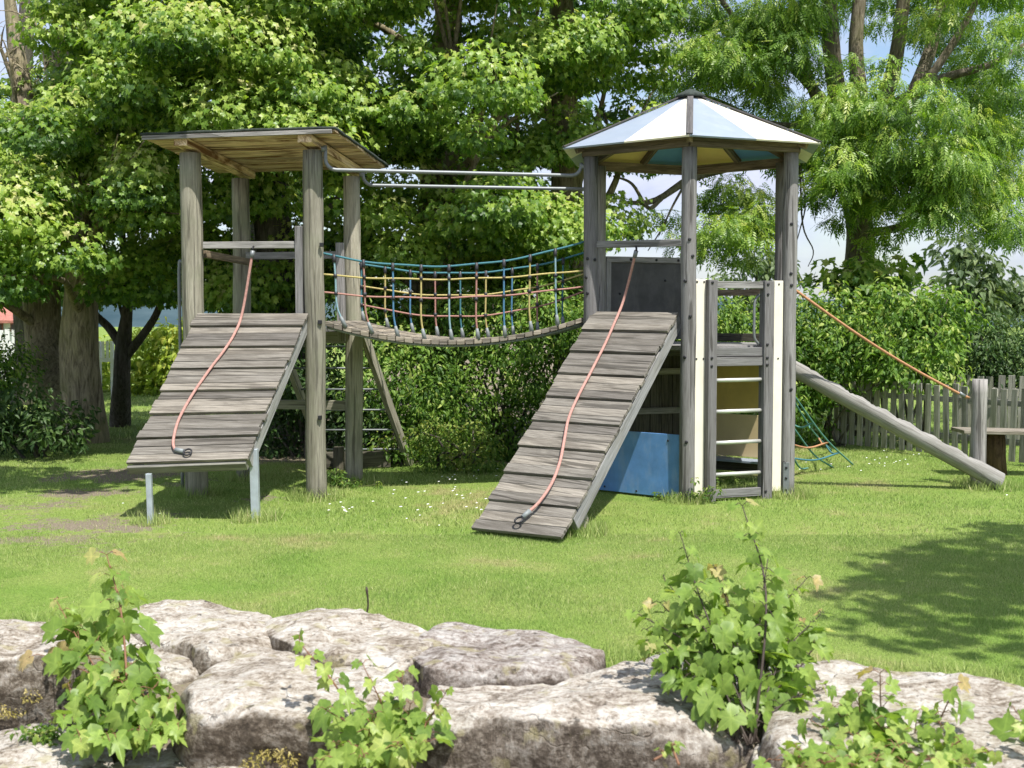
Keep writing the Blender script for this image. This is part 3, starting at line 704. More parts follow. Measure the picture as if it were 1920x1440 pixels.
b = MB(); b.tube([g1-(g1-g0).normalized()*.04, g1+V((.03,.02,-.005))], .012, 8); b.build('hook', M['rope_orange'], GR)
# climbing net
NET = thing('climbing_net', (2.9,11.6,0), 'loose green climbing net pegged to the grass beside the six sided tower', 'climbing net')
legs = []
for (t0, g) in (((1486,738,11.1),(1600,872)), ((1486,800,11.3),(1562,877)), ((1484,852,11.2),(1515,878)), ((1484,745,11.5),(1560,845))):
    p0 = at(*t0); p1 = gp(*g); pm = lerp(p0,p1,.5)-V((0,0,.06)); legs.append(spline([p0,pm,p1],8)); rope(legs[-1], .009, M['rope_green'], 'net_rope', NET, 7)
for t_, mt in ((.35,'rope_green'),(.62,'rope_orange'),(.8,'r_teal')):
    i = int(t_*16); pts = [at(1478, 738+t_*150, 11.4), legs[0][i], legs[3][min(i+2,16)]]
    pts = [pts[0], lerp(pts[0],pts[1],.5)-V((0,0,.05)), pts[1]]
    rope(spline(pts,6), .009, M[mt], 'net_rope', NET, 7)
    rope(spline([legs[0][i], lerp(legs[0][i],legs[3][min(i+1,16)],.5)-V((0,0,.05)), legs[3][min(i+1,16)]],6), .009, M[mt], 'net_rope', NET, 7)

# log under the ramp end, timber edging behind
c0 = gp(1092,1000); c0 = V((c0.x, c0.y+.08, .065))
o = thing('log', c0, 'short round log lying under the lower end of the long ramp', 'log')
b = MB(); b.tube([c0-ex2*.62, c0-ex2*.2, c0+V((.01,0,0))], [.07,.072,.07], 20, wob=.08); b.build('trunk_piece', M['post_tan'], o)
o = thing('timber_edging', (-1.5,12.3,0), 'low grey timber edging lying behind the flat roofed tower', 'edging')
b = MB(); b.box(at(655,858,12.2)*V((1,1,0))+V((0,0,.09)), V((.8,.13,0)), V((-.03,.1,0)), V((0,0,.16))); b.build('beam', M['dark_board'], o, .006)
b = MB(); b.box(V((-1.72,12.02,.11)), V((0,0,.26)), V((.1,0,0)), V((0,.1,0))); b.build('peg', M['dark_board'], o, .006)

# ================================================================== FENCES, TABLE, CABIN
def picket_fence(p0, p1, h, pitch, w, label, group, mat='fence', rails=(.3,.8), tilt=.012, z0=0.04, name='picket_fence'):
    p0, p1 = V((p0.x,p0.y,0)), V((p1.x,p1.y,0)); o = thing(name, (p0+p1)/2, label, 'fence', group)
    d = (p1-p0).normalized(); L = (p1-p0).length; nrm = V((d.y,-d.x,0)); nrm = nrm if nrm.y < 0 else -nrm
    b = MB()
    for k in range(int(L/pitch)):
        c = p0+d*(pitch*(k+.5)); hh = h*(1+random.uniform(-.02,.02)); tl = random.uniform(-tilt,tilt)
        top, bot = c+V((0,0,hh))+d*tl, c+V((0,0,z0))-d*tl
        b.box((top+bot)/2+nrm*.015, top-bot, d*w, nrm*.02)
    b.build('picket_panel', M[mat], o, .003)
    b = MB()
    for f in rails: b.beam(p0+V((0,0,h*f))-nrm*.012, p1+V((0,0,h*f))-nrm*.012, .03, .06)
    b.build('rail', M[mat], o, .003)
    for t_ in np.linspace(.02,.98,max(2,int(L/1.8))):
        b = MB(); c = lerp(p0,p1,t_)-nrm*.07; b.box(c+V((0,0,h*.48)), V((0,0,h*.98)), d*.08, nrm*.08); b.build('post', M[mat], o, .003)
f0, f1 = gp(1562,836), gp(1985,882)
picket_fence(f0, f1, at(1700,722,13.0).z, .113, .068, 'weathered grey picket fence running behind the log and the plank table', 'grey picket fences')
b0 = at(1790,730,14.6); b1 = at(1990,730,14.1)
picket_fence(b0, b1, at(1880,706,14.3).z, .115, .075, 'second row of grey pickets standing behind the fence at the right edge', 'grey picket fences')
tb = at(1795,803,11.7); te = at(1990,807,11.6)
o = thing('plank_table', V((4.7,11.7,0)), 'low plank table on a dark stump beside the log post', 'table')
b = MB(); b.box((tb+te)/2-V((0,0,.02)), (te-tb), V((0,.36,0)), V((0,0,.035))); b.build('table_top', M['deck'], o, .005)
sp_ = at(1866,860,11.75); b = MB(); b.tube([V((sp_.x-.02,11.75,-.03)), V((sp_.x-.01,11.75,.2)), V((sp_.x-.03,11.75,tb.z-.045))], [.13,.10,.11], 20, wob=.25); b.build('stump_leg', M['stump'], o)
# cabin far left
cx = at(-30,600,27.0); CZ0 = 0.0
o = thing('garden_cabin', V((cx.x,27,0)), 'small white cabin with red tiled roof and brown windows behind the trunks', 'cabin')
zr0, zr1 = at(0,604,27).z, at(0,578,27).z
wx0, wx1 = at(-160,600,27).x, at(44,600,27).x
b = MB(); b.box(V(((wx0+wx1)/2,28.2,zr0/2)), V((wx1-wx0,0,0)), V((0,2.4,0)), V((0,0,zr0))); wl = b.build('wall', M['white'], o, .01)
b = MB(); b.prism([V((wx0-.2,26.8,zr0-.02)),V((wx1+.12,26.8,zr0-.02)),V((wx1-.25,28.2,zr1+.22)),V((wx0-.2,28.2,zr1+.22))], V((0,.0,.06))); b.build('roof', M['redroof'], o)
for px0, px1 in ((-12,5),(19,41)):
    q0, q1 = at(px0,606,26.96), at(px1,622,26.96)
    b = MB(); b.box(V(((q0.x+q1.x)/2,26.985,(q0.z+q1.z)/2)), V((q1.x-q0.x,0,0)), V((0,0,q0.z-q1.z)), V((0,.04,0))); wdw = b.build('window', M['redroof'], o)
    b = MB(); b.box(V(((q0.x+q1.x)/2,26.96,(q0.z+q1.z)/2)), V(((q1.x-q0.x)*.8,0,0)), V((0,0,(q0.z-q1.z)*.72)), V((0,.03,0))); b.build('pane', M['windowdark'], wdw)
picket_fence(at(-60,700,25.5), at(112,700,25.0), at(30,620,25.2).z, .15, .10, 'white picket railing in front of the cabin', 'white railings', 'white', z0=.1, name='white_railing')
wr0, wr1 = at(150,700,22.4), at(214,700,22.4)
o = thing('white_railing', V((wr0.x,22.4,0)), 'white stilted porch railing between the two dark trunks', 'fence', 'white railings')
zt, zm = at(200,640,22.4).z, at(200,672,22.4).z
b = MB()
for k in range(8): b.box(V((wr0.x+(wr1.x-wr0.x)*(k+.5)/8, 22.4, (zt+zm)/2)), V((0,0,zt-zm)), V((.055,0,0)), V((0,.02,0)))
b.build('picket_panel', M['white'], o, .003)
b = MB(); b.box(V(((wr0.x+wr1.x)/2,22.43,zm-.03)), V((wr1.x-wr0.x,0,0)), V((0,0,.07)), V((0,.05,0))); b.build('rail', M['white'], o, .003)
for px in (187,211):
    q = at(px,700,22.46); b = MB(); b.box(V((q.x,22.46,zt/2)), V((0,0,zt)), V((.06,0,0)), V((0,.06,0))); b.build('post', M['white'], o, .003)

# ================================================================== FOLIAGE
def frames(nrm, tip):
    n_ = nrm/np.linalg.norm(nrm,axis=1,keepdims=True)
    t_ = tip-(tip*n_).sum(1,keepdims=True)*n_; t_ /= np.maximum(np.linalg.norm(t_,axis=1,keepdims=True),1e-6)
    return np.stack([np.cross(t_,n_), t_, n_], 1)     # rows: x, y(tip), z(normal)
def scatter_leaves(tmpl, tf, pos, nrm, tip, scale):
    F_ = frames(nrm, tip); n_ = len(pos); k = len(tmpl)
    Vv = pos[:,None,:] + np.einsum('kj,njd->nkd', tmpl, F_)*scale[:,None,None]
    Ff = (tf[None]+(np.arange(n_)*k)[:,None,None]).reshape(-1, tf.shape[1])
    return Vv.reshape(-1,3), Ff
def scatter_varied(tm, tf, P_, N_, T_, S_):
    """the same leaf in four habits: flat, drooping, folded and narrow"""
    k = len(tm); v_ = np.empty((len(P_), k, 3), np.float32); g = np.arange(len(P_)) % 4
    for i, (sx_, zd, fo) in enumerate(((1.0,.0,.05),(.92,-.35,.0),(.85,-.12,.45),(.70,-.5,.15))):
        t_ = tm.copy(); t_[:,0] *= sx_; t_[:,2] += zd*np.maximum(tm[:,1],0)**2 + fo*np.abs(tm[:,0])
        m_ = g == i
        if m_.any(): v_[m_] = scatter_leaves(t_, tf, P_[m_], N_[m_], T_[m_], S_[m_])[0].reshape(-1, k, 3)
    f_ = (tf[None]+(np.arange(len(P_))*k)[:,None,None]).reshape(-1, tf.shape[1])
    return v_.reshape(-1,3), f_
def polar_leaf(pts, cy, droop=.25, fold=.12):
    o = [(0.0, cy)] + [(math.sin(R(a))*r_, math.cos(R(a))*r_+.02) for a, r_ in pts]
    t_ = np.array([(x, y, -droop*(max(y,0))**2 - .1*x*x + fold*abs(x)) for x, y in o], np.float32)
    f_ = np.array([(0, i+1, i) for i in range(1, len(o)-1)] , np.int32)[:, [0,2,1]]
    return t_, f_
half = [(0,1.0),(8,.86),(15,.81),(24,.64),(33,.78),(42,.96),(52,.80),(62,.70),(74,.55),(87,.66),(100,.71),(118,.56),(140,.44),(172,.24)]
MAPLE = polar_leaf([(-a,r_) for a,r_ in half[::-1]]+half[1:], .3)
half2 = [(0,1.0),(22,.62),(45,.9),(72,.54),(100,.66),(165,.2)]
MAPLE_LO = polar_leaf([(-a,r_) for a,r_ in half2[::-1]]+half2[1:], .3)
OVATE = (np.array([(0,0,0),(.26,.32,.06),(0,.42,-.02),(-.26,.32,.06),(.17,.72,.0),(-.17,.72,0),(0,1,-.14)],np.float32), np.array([(0,1,2),(0,2,3),(1,4,2),(2,5,3),(2,4,6),(2,6,5)],np.int32))
def ash_frond():
    v_, f_ = [], []
    def leaflet(bx, by, bz, ang, L):
        d = np.array((math.sin(ang), math.cos(ang), -.35)); s_ = np.array((math.cos(ang), -math.sin(ang), 0))
        o = np.array((bx,by,bz)); i = len(v_)
        v_.extend([o, o+d*L*.45+s_*L*.2, o+d*L, o+d*L*.45-s_*L*.2]); f_.extend([(i,i+1,i+2),(i,i+2,i+3)])
    for k in range(4):
        y = .22+.2*k; z = -.22*y*y
        for s_ in (-1,1): leaflet(0, y, z, s_*1.0, .36)
    leaflet(0,.98,-.2,0,.38)
    i = len(v_); v_.extend([np.array((-.008,0,0)),np.array((.008,0,0)),np.array((0,1,-.22))]); f_.append((i,i+1,i+2))
    return np.array(v_,np.float32), np.array(f_,np.int32)
ASH = ash_frond()
def unit(n_):
    d = rng.normal(size=(n_,3)); return d/np.linalg.norm(d,axis=1,keepdims=True)
def foliage(name, mat, tmpl, clumps, per_m2, size, parent, up=.75, out=.55, jit=.55, droop=.5, flat=.62, rbias=0.0, rspread=.25, smooth=False):
    """clumps: list of (x,y,z,r). Leaves on the shell of each flattened clump, tips hanging outward."""
    tm, tf = tmpl; P_, N_, T_, S_, Rr = [], [], [], [], []
    for (x,y,z,r_) in clumps:
        n_ = max(12, int(per_m2*r_*r_*4)); d = unit(n_)
        rad = r_*rng.uniform(.35,1.0,(n_,1))**.5*(1+.25*rng.normal(size=(n_,1))*.5)
        p = np.array((x,y,z))+d*rad*np.array((1,1,flat)); p[:,2] -= .25*r_*(d[:,0]**2+d[:,1]**2)
        N_.append(d*out+np.array((.18,-.38,up))+rng.normal(size=(n_,3))*jit)
        T_.append(d*np.array((1,1,.3))+np.array((0,0,-droop))+rng.normal(size=(n_,3))*.4); P_.append(p)
        S_.append(size*rng.uniform(.6,1.2,n_)); tone = rng.normal()*.13
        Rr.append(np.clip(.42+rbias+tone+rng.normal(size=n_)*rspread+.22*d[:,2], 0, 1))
    P_, N_, T_, S_, Rr = map(np.concatenate, (P_,N_,T_,S_,Rr))
    v_, f_ = scatter_varied(tm, tf, P_, N_, T_, S_)
    return link(name, np_mesh(name, v_, f_, np.repeat(Rr, len(tf)), smooth), mat, parent)
def ell_clumps(c, rad, n_, rmin, rmax, seed, front=.35, keep=None, inner=.3):
    r_ = np.random.default_rng(seed); out = []
    while len(out) < n_:
        d = r_.normal(size=3); d /= np.linalg.norm(d)
        if d[1] > .35 and r_.random() > front: continue
        k = (r_.uniform(.25,.75) if r_.random() < inner else r_.uniform(.78,1.05))
        k *= 1+.22*mnoise.noise(V((d[0]*2.2+seed, d[1]*2.2, d[2]*2.2)))
        p = (c[0]+d[0]*rad[0]*k, c[1]+d[1]*rad[1]*k, c[2]+d[2]*rad[2]*k, r_.uniform(rmin,rmax))
        if keep and not keep(p): continue
        out.append(p)
    return out
def proj(p):
    x, y, z = p[0], p[1], p[2]-CH
    dep = y*math.cos(PITCH)-z*math.sin(PITCH); up_ = y*math.sin(PITCH)+z*math.cos(PITCH)
    return 960+FPX*x/dep, 720-FPX*up_/dep
def woody(name, mat, parent, trunk, tr, limbs, n=16, wob=.18):
    b = MB(); b.tube(spline(trunk, 6), list(np.interp(np.linspace(0,1,6*(len(trunk)-1)+1), np.linspace(0,1,len(tr)), tr)), n, wob=wob)
    for pts, r0, r1 in limbs:
        s_ = spline(pts, 5); b.tube(s_, list(np.linspace(r0,r1,len(s_))), 8, wob=.15)
    return b.build(name, mat, parent)
def auto_limbs(trunk, clumps, count, r0, seed, zmin=.8):
    r_ = random.Random(seed); tp = spline(trunk, 10); L = []
    for c in r_.sample(clumps, min(count,len(clumps))):
        e = V(c[:3]); cand = [p for p in tp if p.z < e.z-.1 and p.z > zmin] or [tp[len(tp)//2]]
        s = r_.choice(cand[len(cand)//3:]) ; m_ = lerp(s,e,.5)+V((r_.uniform(-.25,.25),r_.uniform(-.25,.25),r_.uniform(.0,.45)))
        L.append(([s, lerp(s,m_,.5)+V((0,0,.1)), m_, e], r0*r_.uniform(.5,1), .012))
        for _ in range(2):
            e2 = e+V((r_.uniform(-.6,.6),r_.uniform(-.5,.3),r_.uniform(-.4,.5))); L.append(([m_, lerp(m_,e2,.5)+V((0,0,.08)), e2], r0*.35, .006))
    return L
def maple(label, base, trunk_r, crown_c, crown_r, n_cl, seed, trunk_pts=None, mat='bark', keep=None, per=480, size=.064, extra=(), limbs_n=12, rb=0.0, group='maple trees behind the towers', name='maple_tree', leafm='maple_leaf'):
    o = thing(name, V((base[0],base[1],0)), label, 'tree', group)
    cl = ell_clumps(crown_c, crown_r, int(n_cl*.98), .30, .66, seed, keep=keep, inner=.16)+list(extra)
    tr = trunk_pts or [(base[0],base[1],-.1),(base[0]+.03,base[1],1.2),(base[0]-.05,base[1]+.1,2.6),(crown_c[0],crown_c[1]+.3,crown_c[2]+1.2),(crown_c[0],crown_c[1]+.3,crown_c[2]+crown_r[2]*.7)]
    tr = [V(p) for p in tr]
    rr = [trunk_r*1.35, trunk_r, trunk_r*.9, trunk_r*.6, trunk_r*.2]
    woody('trunk', M[mat], o, tr, rr, auto_limbs(tr, cl, limbs_n, trunk_r*.35, seed))
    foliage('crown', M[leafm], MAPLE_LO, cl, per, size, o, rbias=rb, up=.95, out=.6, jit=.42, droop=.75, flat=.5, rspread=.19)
    return o, cl
def low_ok(ymax_fn):
    def k(p):
        x, y = proj(p); return y < ymax_fn(x)
    return k
# left pair of thick trunks
kl = low_ok(lambda x: 520 if 40 < x < 200 else 575)
def keepA(p):
    x, y = proj(p)
    if x < 105 and y < 215: return False       # bare limbs and sky there
    return y < (500 if 30 < x < 240 else 560)
A0 = gp(92,838); trA = [A0*V((1,1,0))+V((0,.9,-.1)), at(85,640,15.9), at(70,420,15.9), at(45,200,15.8), at(10,-60,15.8)]
oA, _ = maple('thick trunked maple furthest to the left, its lower bark lit', (A0.x,15.8), .235, (-6.3,14.6,4.3), (2.3,2.2,2.6), 62, 3, trA, keep=keepA, limbs_n=9)
B0 = gp(158,828); trB = [V((B0.x,B0.y,-.1)), at(150,690,14.6), at(152,560,14.6), at(150,300,14.8), at(125,-40,15.2)]
maple('thick trunked maple second from the left, standing beside the dark bush', (B0.x,B0.y), .225, (-4.6,13.9,4.4), (1.9,2.0,2.5), 66, 5, trB, keep=keepA, limbs_n=10, extra=[(-5.6,12.6,2.35,.6),(-5.2,12.4,1.95,.5),(-5.0,12.2,2.6,.55),(-4.5,12.4,2.25,.5)])
C0 = gp(226,798); trC = [V((C0.x,C0.y,-.1)), at(228,720,16.5), at(232,640,16.5), at(240,560,16.4), at(250,380,16)]
oC, clC = maple('slim dark trunked tree forking low beside the far hedge', (C0.x,C0.y), .115, (-4.9,16.4,3.6), (1.7,1.5,1.9), 34, 8, trC, 'bark_dark', keep=low_ok(lambda x: 560), limbs_n=5, extra=[(*at(px_,py_,16.2), .42) for px_,py_ in ((293,490),(330,470),(350,510),(270,470),(240,500))])
def twigs(parent, starts, seed):
    r_ = random.Random(seed); b = MB()
    for p0, p1, r0 in starts:
        s_ = spline([p0, lerp(p0,p1,.5)+V((r_.uniform(-.15,.15),0,r_.uniform(-.1,.2))), p1], 8); b.tube(s_, list(np.linspace(r0,r0*.3,len(s_))), 7)
        for _ in range(9):
            q = r_.choice(s_[2:]); d_ = V((r_.uniform(-1,1), r_.uniform(-.4,.4), r_.uniform(-.5,1)))*r_.uniform(.25,.6)
            t2 = spline([q, q+d_*.5+V((0,0,.05)), q+d_], 4); b.tube(t2, list(np.linspace(r0*.3,.003,len(t2))), 5)
            for _ in range(3):
                q2 = r_.choice(t2[1:]); d2 = V((r_.uniform(-1,1), r_.uniform(-.4,.4), r_.uniform(-.6,.8)))*r_.uniform(.12,.3); b.tube([q2, q2+d2*.5+V((0,0,.02)), q2+d2], [.005,.004,.002], 4)
    b.build('bare_branches', M['bark'], parent)
twigs(oA, [(at(75,330,15.8),at(20,110,15.2),.06),(at(70,300,15.8),at(130,60,15.3),.06),(at(148,330,14.8),at(85,130,14.6),.05),(at(140,250,14.9),at(60,40,14.7),.05),(at(150,210,14.9),at(170,20,14.8),.05),(at(50,220,15.8),at(-10,60,15.4),.05)], 4)
b = MB()
for pts in ([at(236,668,16.5),at(268,628,16.4),at(295,585,16.3),at(315,520,16.2)], [at(228,650,16.5),at(205,615,16.6),at(180,590,16.6),at(160,560,16.6)]):
    s_ = spline(pts,6); b.tube(s_, list(np.linspace(.065,.04,len(s_))), 10, wob=.15)
b.build('limb', M['bark_dark'], oC)
# maples in the middle
kD = low_ok(lambda x: 560 if x < 420 else 640)
maple('maple whose trunk shows through the frame of the flat roofed tower', (-2.72,14.6), .24, (-2.9,14.2,4.3), (2.0,2.1,2.9), 92, 13, [V((-2.72,14.6,-.1)), V((-2.7,14.6,1.3)), at(512,420,14.6), at(490,150,14.7), at(478,-60,14.8)], 'bark_dark', keep=kD, extra=[(*at(px_,py_,14.4), .38) for px_,py_ in ((420,425),(405,470),(440,500),(400,520),(430,385))])
maple('dense maple filling the view above the rope bridge', (-.9,15.0), .26, (-.75,14.6,4.2), (1.9,2.1,3.0), 96, 21, keep=low_ok(lambda x: 650), extra=[(*at(px_,py_,14.6), .42) for px_,py_ in ((560,440),(600,430),(640,420),(655,470),(610,480),(560,480),(590,520),(640,530),(540,540),(680,440))])
maple('maple with ragged edge just left of the pointed roof', (.75,15.4), .24, (.62,15.0,4.2), (1.3,1.7,2.9), 74, 34, keep=lambda p: (proj(p)[1] < 600 and proj(p)[0] < (1240 if proj(p)[1] < 300 else 1175)))
# darker woods behind fill most gaps
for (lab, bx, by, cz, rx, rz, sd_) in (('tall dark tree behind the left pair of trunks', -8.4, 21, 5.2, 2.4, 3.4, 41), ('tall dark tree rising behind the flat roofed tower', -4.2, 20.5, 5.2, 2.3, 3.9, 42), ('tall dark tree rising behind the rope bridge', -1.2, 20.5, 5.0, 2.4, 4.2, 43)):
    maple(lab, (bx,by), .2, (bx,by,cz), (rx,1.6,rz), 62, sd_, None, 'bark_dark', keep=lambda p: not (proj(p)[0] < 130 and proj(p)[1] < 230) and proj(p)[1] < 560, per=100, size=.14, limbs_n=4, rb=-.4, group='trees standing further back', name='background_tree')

# ash tree on the right
AS = thing('ash_tree', V((4.7,17,0)), 'large ash with drooping feathery leaves and many bare limbs on the right', 'tree')
ash_tr = [at(1612,720,17)*V((1,1,0))+V((0,0,-.1)), at(1612,560,17), at(1612,440,17), at(1606,350,17), at(1600,270,17)]
limbs = []
for pts, r0, r1 in (
  ([(1604,330,17),(1580,230,17),(1560,110,16.9),(1552,-60,16.8)],.17,.10), ([(1606,320,17),(1612,200,17),(1605,80,17.1),(1618,-60,17.2)],.15,.08),
  ([(1610,330,17),(1650,210,16.9),(1680,110,16.8),(1700,-60,16.7)],.15,.08), ([(1612,340,17),(1700,200,17.2),(1745,90,17.4),(1780,-50,17.6)],.13,.07),
  ([(1606,350,17),(1480,300,16.6),(1320,325,16),(1230,375,15.6),(1170,380,15.4)],.10,.02), ([(1240,372,15.6),(1215,390,15.5),(1185,345,15.4),(1150,330,15.3)],.035,.012),
  ([(1580,230,17),(1480,120,16.6),(1400,60,16.2),(1330,-30,16)],.08,.03), ([(1590,260,17),(1530,190,16.6),(1500,60,16.4),(1470,-40,16.2)],.07,.03),
  ([(1650,210,17),(1760,150,16.8),(1860,120,16.5),(1960,60,16.3)],.08,.03), ([(1612,440,17),(1700,420,16.8),(1800,350,16.5),(1900,340,16.3)],.07,.02),
  ([(1720,180,17),(1800,60,16.9),(1850,-40,16.8)],.07,.03), ([(1600,430,17),(1690,430,17.1),(1720,390,17.2)],.04,.02),
  ([(1500,300,16.5),(1505,420,16.3),(1525,470,16.2),(1515,500,16.2)],.016,.005), ([(1500,300,16.5),(1510,380,16.3),(1500,430,16.2),(1488,470,16.2)],.014,.005),
  ([(1290,335,15.9),(1262,385,15.8),(1240,430,15.7),(1215,470,15.6)],.018,.006), ([(1560,240,16.9),(1440,230,16.6),(1350,190,16.3),(1290,170,16.1)],.05,.015)):
    limbs.append(([at(*p) for p in pts], r0, r1))
woody('trunk', M['bark_ash'], AS, ash_tr, [.26,.205,.19,.19,.17], limbs, 18)
cl = []; r_ = random.Random(5)
def ash_cl(x0,x1,y0,y1,n_,Y0,Y1,ra,rb):
    for _ in range(int(n_*1.45)):
        p = at(r_.uniform(x0,x1), r_.uniform(y0,y1), r_.uniform(Y0,Y1)); cl.append((p.x,p.y,p.z,r_.uniform(ra,rb)*.82))
ash_cl(1560,1840,170,310,22,14.6,16.3,.30,.6); ash_cl(1570,1740,300,375,9,14.4,16.2,.24,.42); ash_cl(1700,1890,300,400,11,14.6,16.2,.26,.48); ash_cl(1700,1800,380,420,4,14.6,16,.18,.28); ash_cl(1330,1440,370,480,10,15,16,.25,.42)
ash_cl(1290,1540,0,130,18,15,17,.3,.55); ash_cl(1700,1960,-40,130,12,17.4,19,.3,.55); ash_cl(1840,1960,150,430,16,15.5,18,.3,.55)
ash_cl(1300,1480,100,200,7,15.5,17,.22,.4); ash_cl(1540,1720,-60,40,4,18,19,.3,.5); ash_cl(1400,1560,140,330,9,16,18,.25,.45)
ash_cl(1660,1720,415,445,2,15,16.4,.16,.22); ash_cl(1200,1275,395,470,4,15.4,16,.12,.22); ash_cl(1330,1440,330,400,5,15.4,16.2,.2,.35); ash_cl(1490,1560,330,395,4,15.8,16.5,.14,.25); ash_cl(1860,1960,400,440,3,15.5,17,.18,.3)
ash_cl(1300,1960,-330,-40,26,14.5,19,.4,.8)
ash_cl(1235,1330,60,300,7,16,18,.22,.4); ash_cl(1570,1660,400,560,7,16,16.6,.14,.24); ash_cl(1690,1930,20,150,9,15,16.2,.16,.30); ash_cl(1540,1690,60,200,5,15,16.3,.14,.24)
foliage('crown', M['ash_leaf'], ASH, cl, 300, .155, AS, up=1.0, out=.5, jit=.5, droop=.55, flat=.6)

# shrubs
def shrub(label, regions, size, per, mat, group, seed, name='shrub', tm=OVATE, rb=0.0, stems=7, flat=.8):
    r_ = random.Random(seed); cl = []
    for (x0,x1,y0,y1,Y0,Y1,n_,ra,rbb) in regions:
        for _ in range(n_):
            p = at(r_.uniform(x0,x1), r_.uniform(y0,y1), r_.uniform(Y0,Y1)); cl.append((p.x,p.y,max(p.z,.1),r_.uniform(ra,rbb)))
    cx_ = sum(c[0] for c in cl)/len(cl); cy_ = sum(c[1] for c in cl)/len(cl)
    o = thing(name, V((cx_,cy_,0)), label, 'shrub' if name!='hedge' else 'hedge', group)
    b = MB()
    for c in r_.sample(cl, min(stems,len(cl))):
        e = V(c[:3]); s = V((cx_+r_.uniform(-.25,.25), cy_+r_.uniform(-.1,.2), -.05)); b.tube(spline([s, lerp(s,e,.5)+V((r_.uniform(-.1,.1),0,.1)), e],5), list(np.linspace(.022,.006,11)), 6)
    b.build('stems', M['bark_dark'], o)
    foliage('foliage', M[mat], tm, cl, per, size, o, flat=flat, rbias=rb)
    return o
G1 = 'shrubs behind the rope bridge'
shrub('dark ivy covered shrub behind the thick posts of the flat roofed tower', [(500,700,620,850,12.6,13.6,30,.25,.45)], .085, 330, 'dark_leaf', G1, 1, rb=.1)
shrub('leafy shrub left of centre under the sagging rope bridge', [(690,850,640,850,12.4,13.4,26,.25,.45),(640,860,560,660,13.0,13.6,16,.18,.36)], .068, 450, 'shrub_leaf', G1, 2, rb=.02)
shrub('leafy shrub right of centre under the rope bridge, twigs showing', [(840,1000,620,840,12.6,13.6,26,.25,.45),(850,1090,550,640,13.0,13.6,18,.16,.36)], .068, 405, 'shrub_leaf', G1, 3, rb=.04, stems=12)
shrub('leafy shrub half hidden behind the long ramp', [(985,1180,560,840,12.8,13.6,30,.25,.48)], .068, 435, 'shrub_leaf', G1, 4, rb=.12)
shrub('low pale green bush at the foot of the shrubs under the bridge', [(790,930,795,868,11.8,12.2,26,.10,.2)], .05, 700, 'weed_leaf', G1, 5, name='low_bush', rb=.22)
shrub('tangled vine clump hanging off the rear ladder of the flat roofed tower', [(715,765,770,860,12.2,12.5,7,.1,.18)], .07, 420, 'weed_leaf', None, 6, name='vine_clump')
G2 = 'shrubs between the six sided tower and the picket fence'
shrub('broad shrub behind the ladder opening of the six sided tower', [(1290,1500,560,790,13.2,14.4,34,.25,.5)], .068, 460, 'shrub_leaf', G2, 7, rb=.06)
shrub('bright shrub in front of the ash trunk, above the sloping log', [(1490,1680,570,720,14,15,32,.28,.5),(1470,1545,720,830,14.2,14.6,9,.2,.3),(1500,1700,525,580,14,14.8,9,.1,.22),(1500,1680,600,720,13.6,13.9,12,.12,.22)], .078, 400, 'shrub_leaf', G2, 8, rb=.08)
shrub('bushy shrub left of the dark hedge, with yellowish leaf tips', [(1640,1820,570,700,13.8,15,28,.2,.42),(1650,1800,540,620,13.8,14.6,10,.1,.2),(1640,1800,620,710,13.4,13.7,12,.12,.22),(1720,1800,560,610,14.2,15,6,.18,.3)], .088, 330, 'shrub_leaf', G2, 9, rb=.06)
shrub('pointed leafy young tree growing in front of the ash trunk', [(1550,1700,500,590,15,15.8,16,.2,.36)], .12, 170, 'maple_leaf', None, 10, name='young_tree', tm=MAPLE_LO)
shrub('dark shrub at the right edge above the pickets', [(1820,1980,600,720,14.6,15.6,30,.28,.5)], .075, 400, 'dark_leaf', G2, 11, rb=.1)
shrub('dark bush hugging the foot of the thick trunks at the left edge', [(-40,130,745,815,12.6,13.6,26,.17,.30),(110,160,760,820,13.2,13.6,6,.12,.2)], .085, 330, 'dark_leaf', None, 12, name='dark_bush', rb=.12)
shrub('grey green bush behind the dark bush at the left edge', [(-50,40,640,730,14.5,15.4,16,.25,.4)], .06, 420, 'shrub_leaf', None, 14, name='bush')
shrub('clipped bright hedge far behind the left ramp', [(235,420,640,735,23.6,24.2,46,.4,.55),(235,420,608,632,23.6,24.2,22,.22,.32)], .16, 110, 'bright_leaf', None, 15, name='hedge', stems=3)
shrub('clipped hedge seen below the white porch railing', [(112,215,655,735,24.4,25,22,.35,.5)], .16, 110, 'bright_leaf', None, 16, name='hedge', stems=3, rb=.05)
def far_tree(label, px, py, Y, rx, rz, seed, mat='far_leaf'):
    p = at(px,py,Y); o = thing('distant_tree', V((p.x,Y,0)), label, 'tree', 'distant trees')
    cl = ell_clumps((p.x,p.y,p.z),(rx,rx*.7,rz),26,.35*rx,.55*rx,seed)
    b = MB(); b.tube([V((p.x,Y,-.1)),V((p.x,Y,p.z*.6)),V((p.x,Y,p.z+rz*.6))],[.3,.2,.06],10); b.build('trunk', M['bark_dark'], o)
    foliage('crown', M[mat], OVATE, cl, 24, .42, o)
far_tree('pale hazy tree far off behind the shrubs on the right', 1800, 535, 48, 1.5, 2.1, 61)
far_tree('small distant tree just left of the right edge', 1872, 566, 60, 1.5, 1.2, 62)
far_tree('far tree glimpsed between the posts of the six sided tower', 1420, 528, 55, 1.6, 1.3, 63)

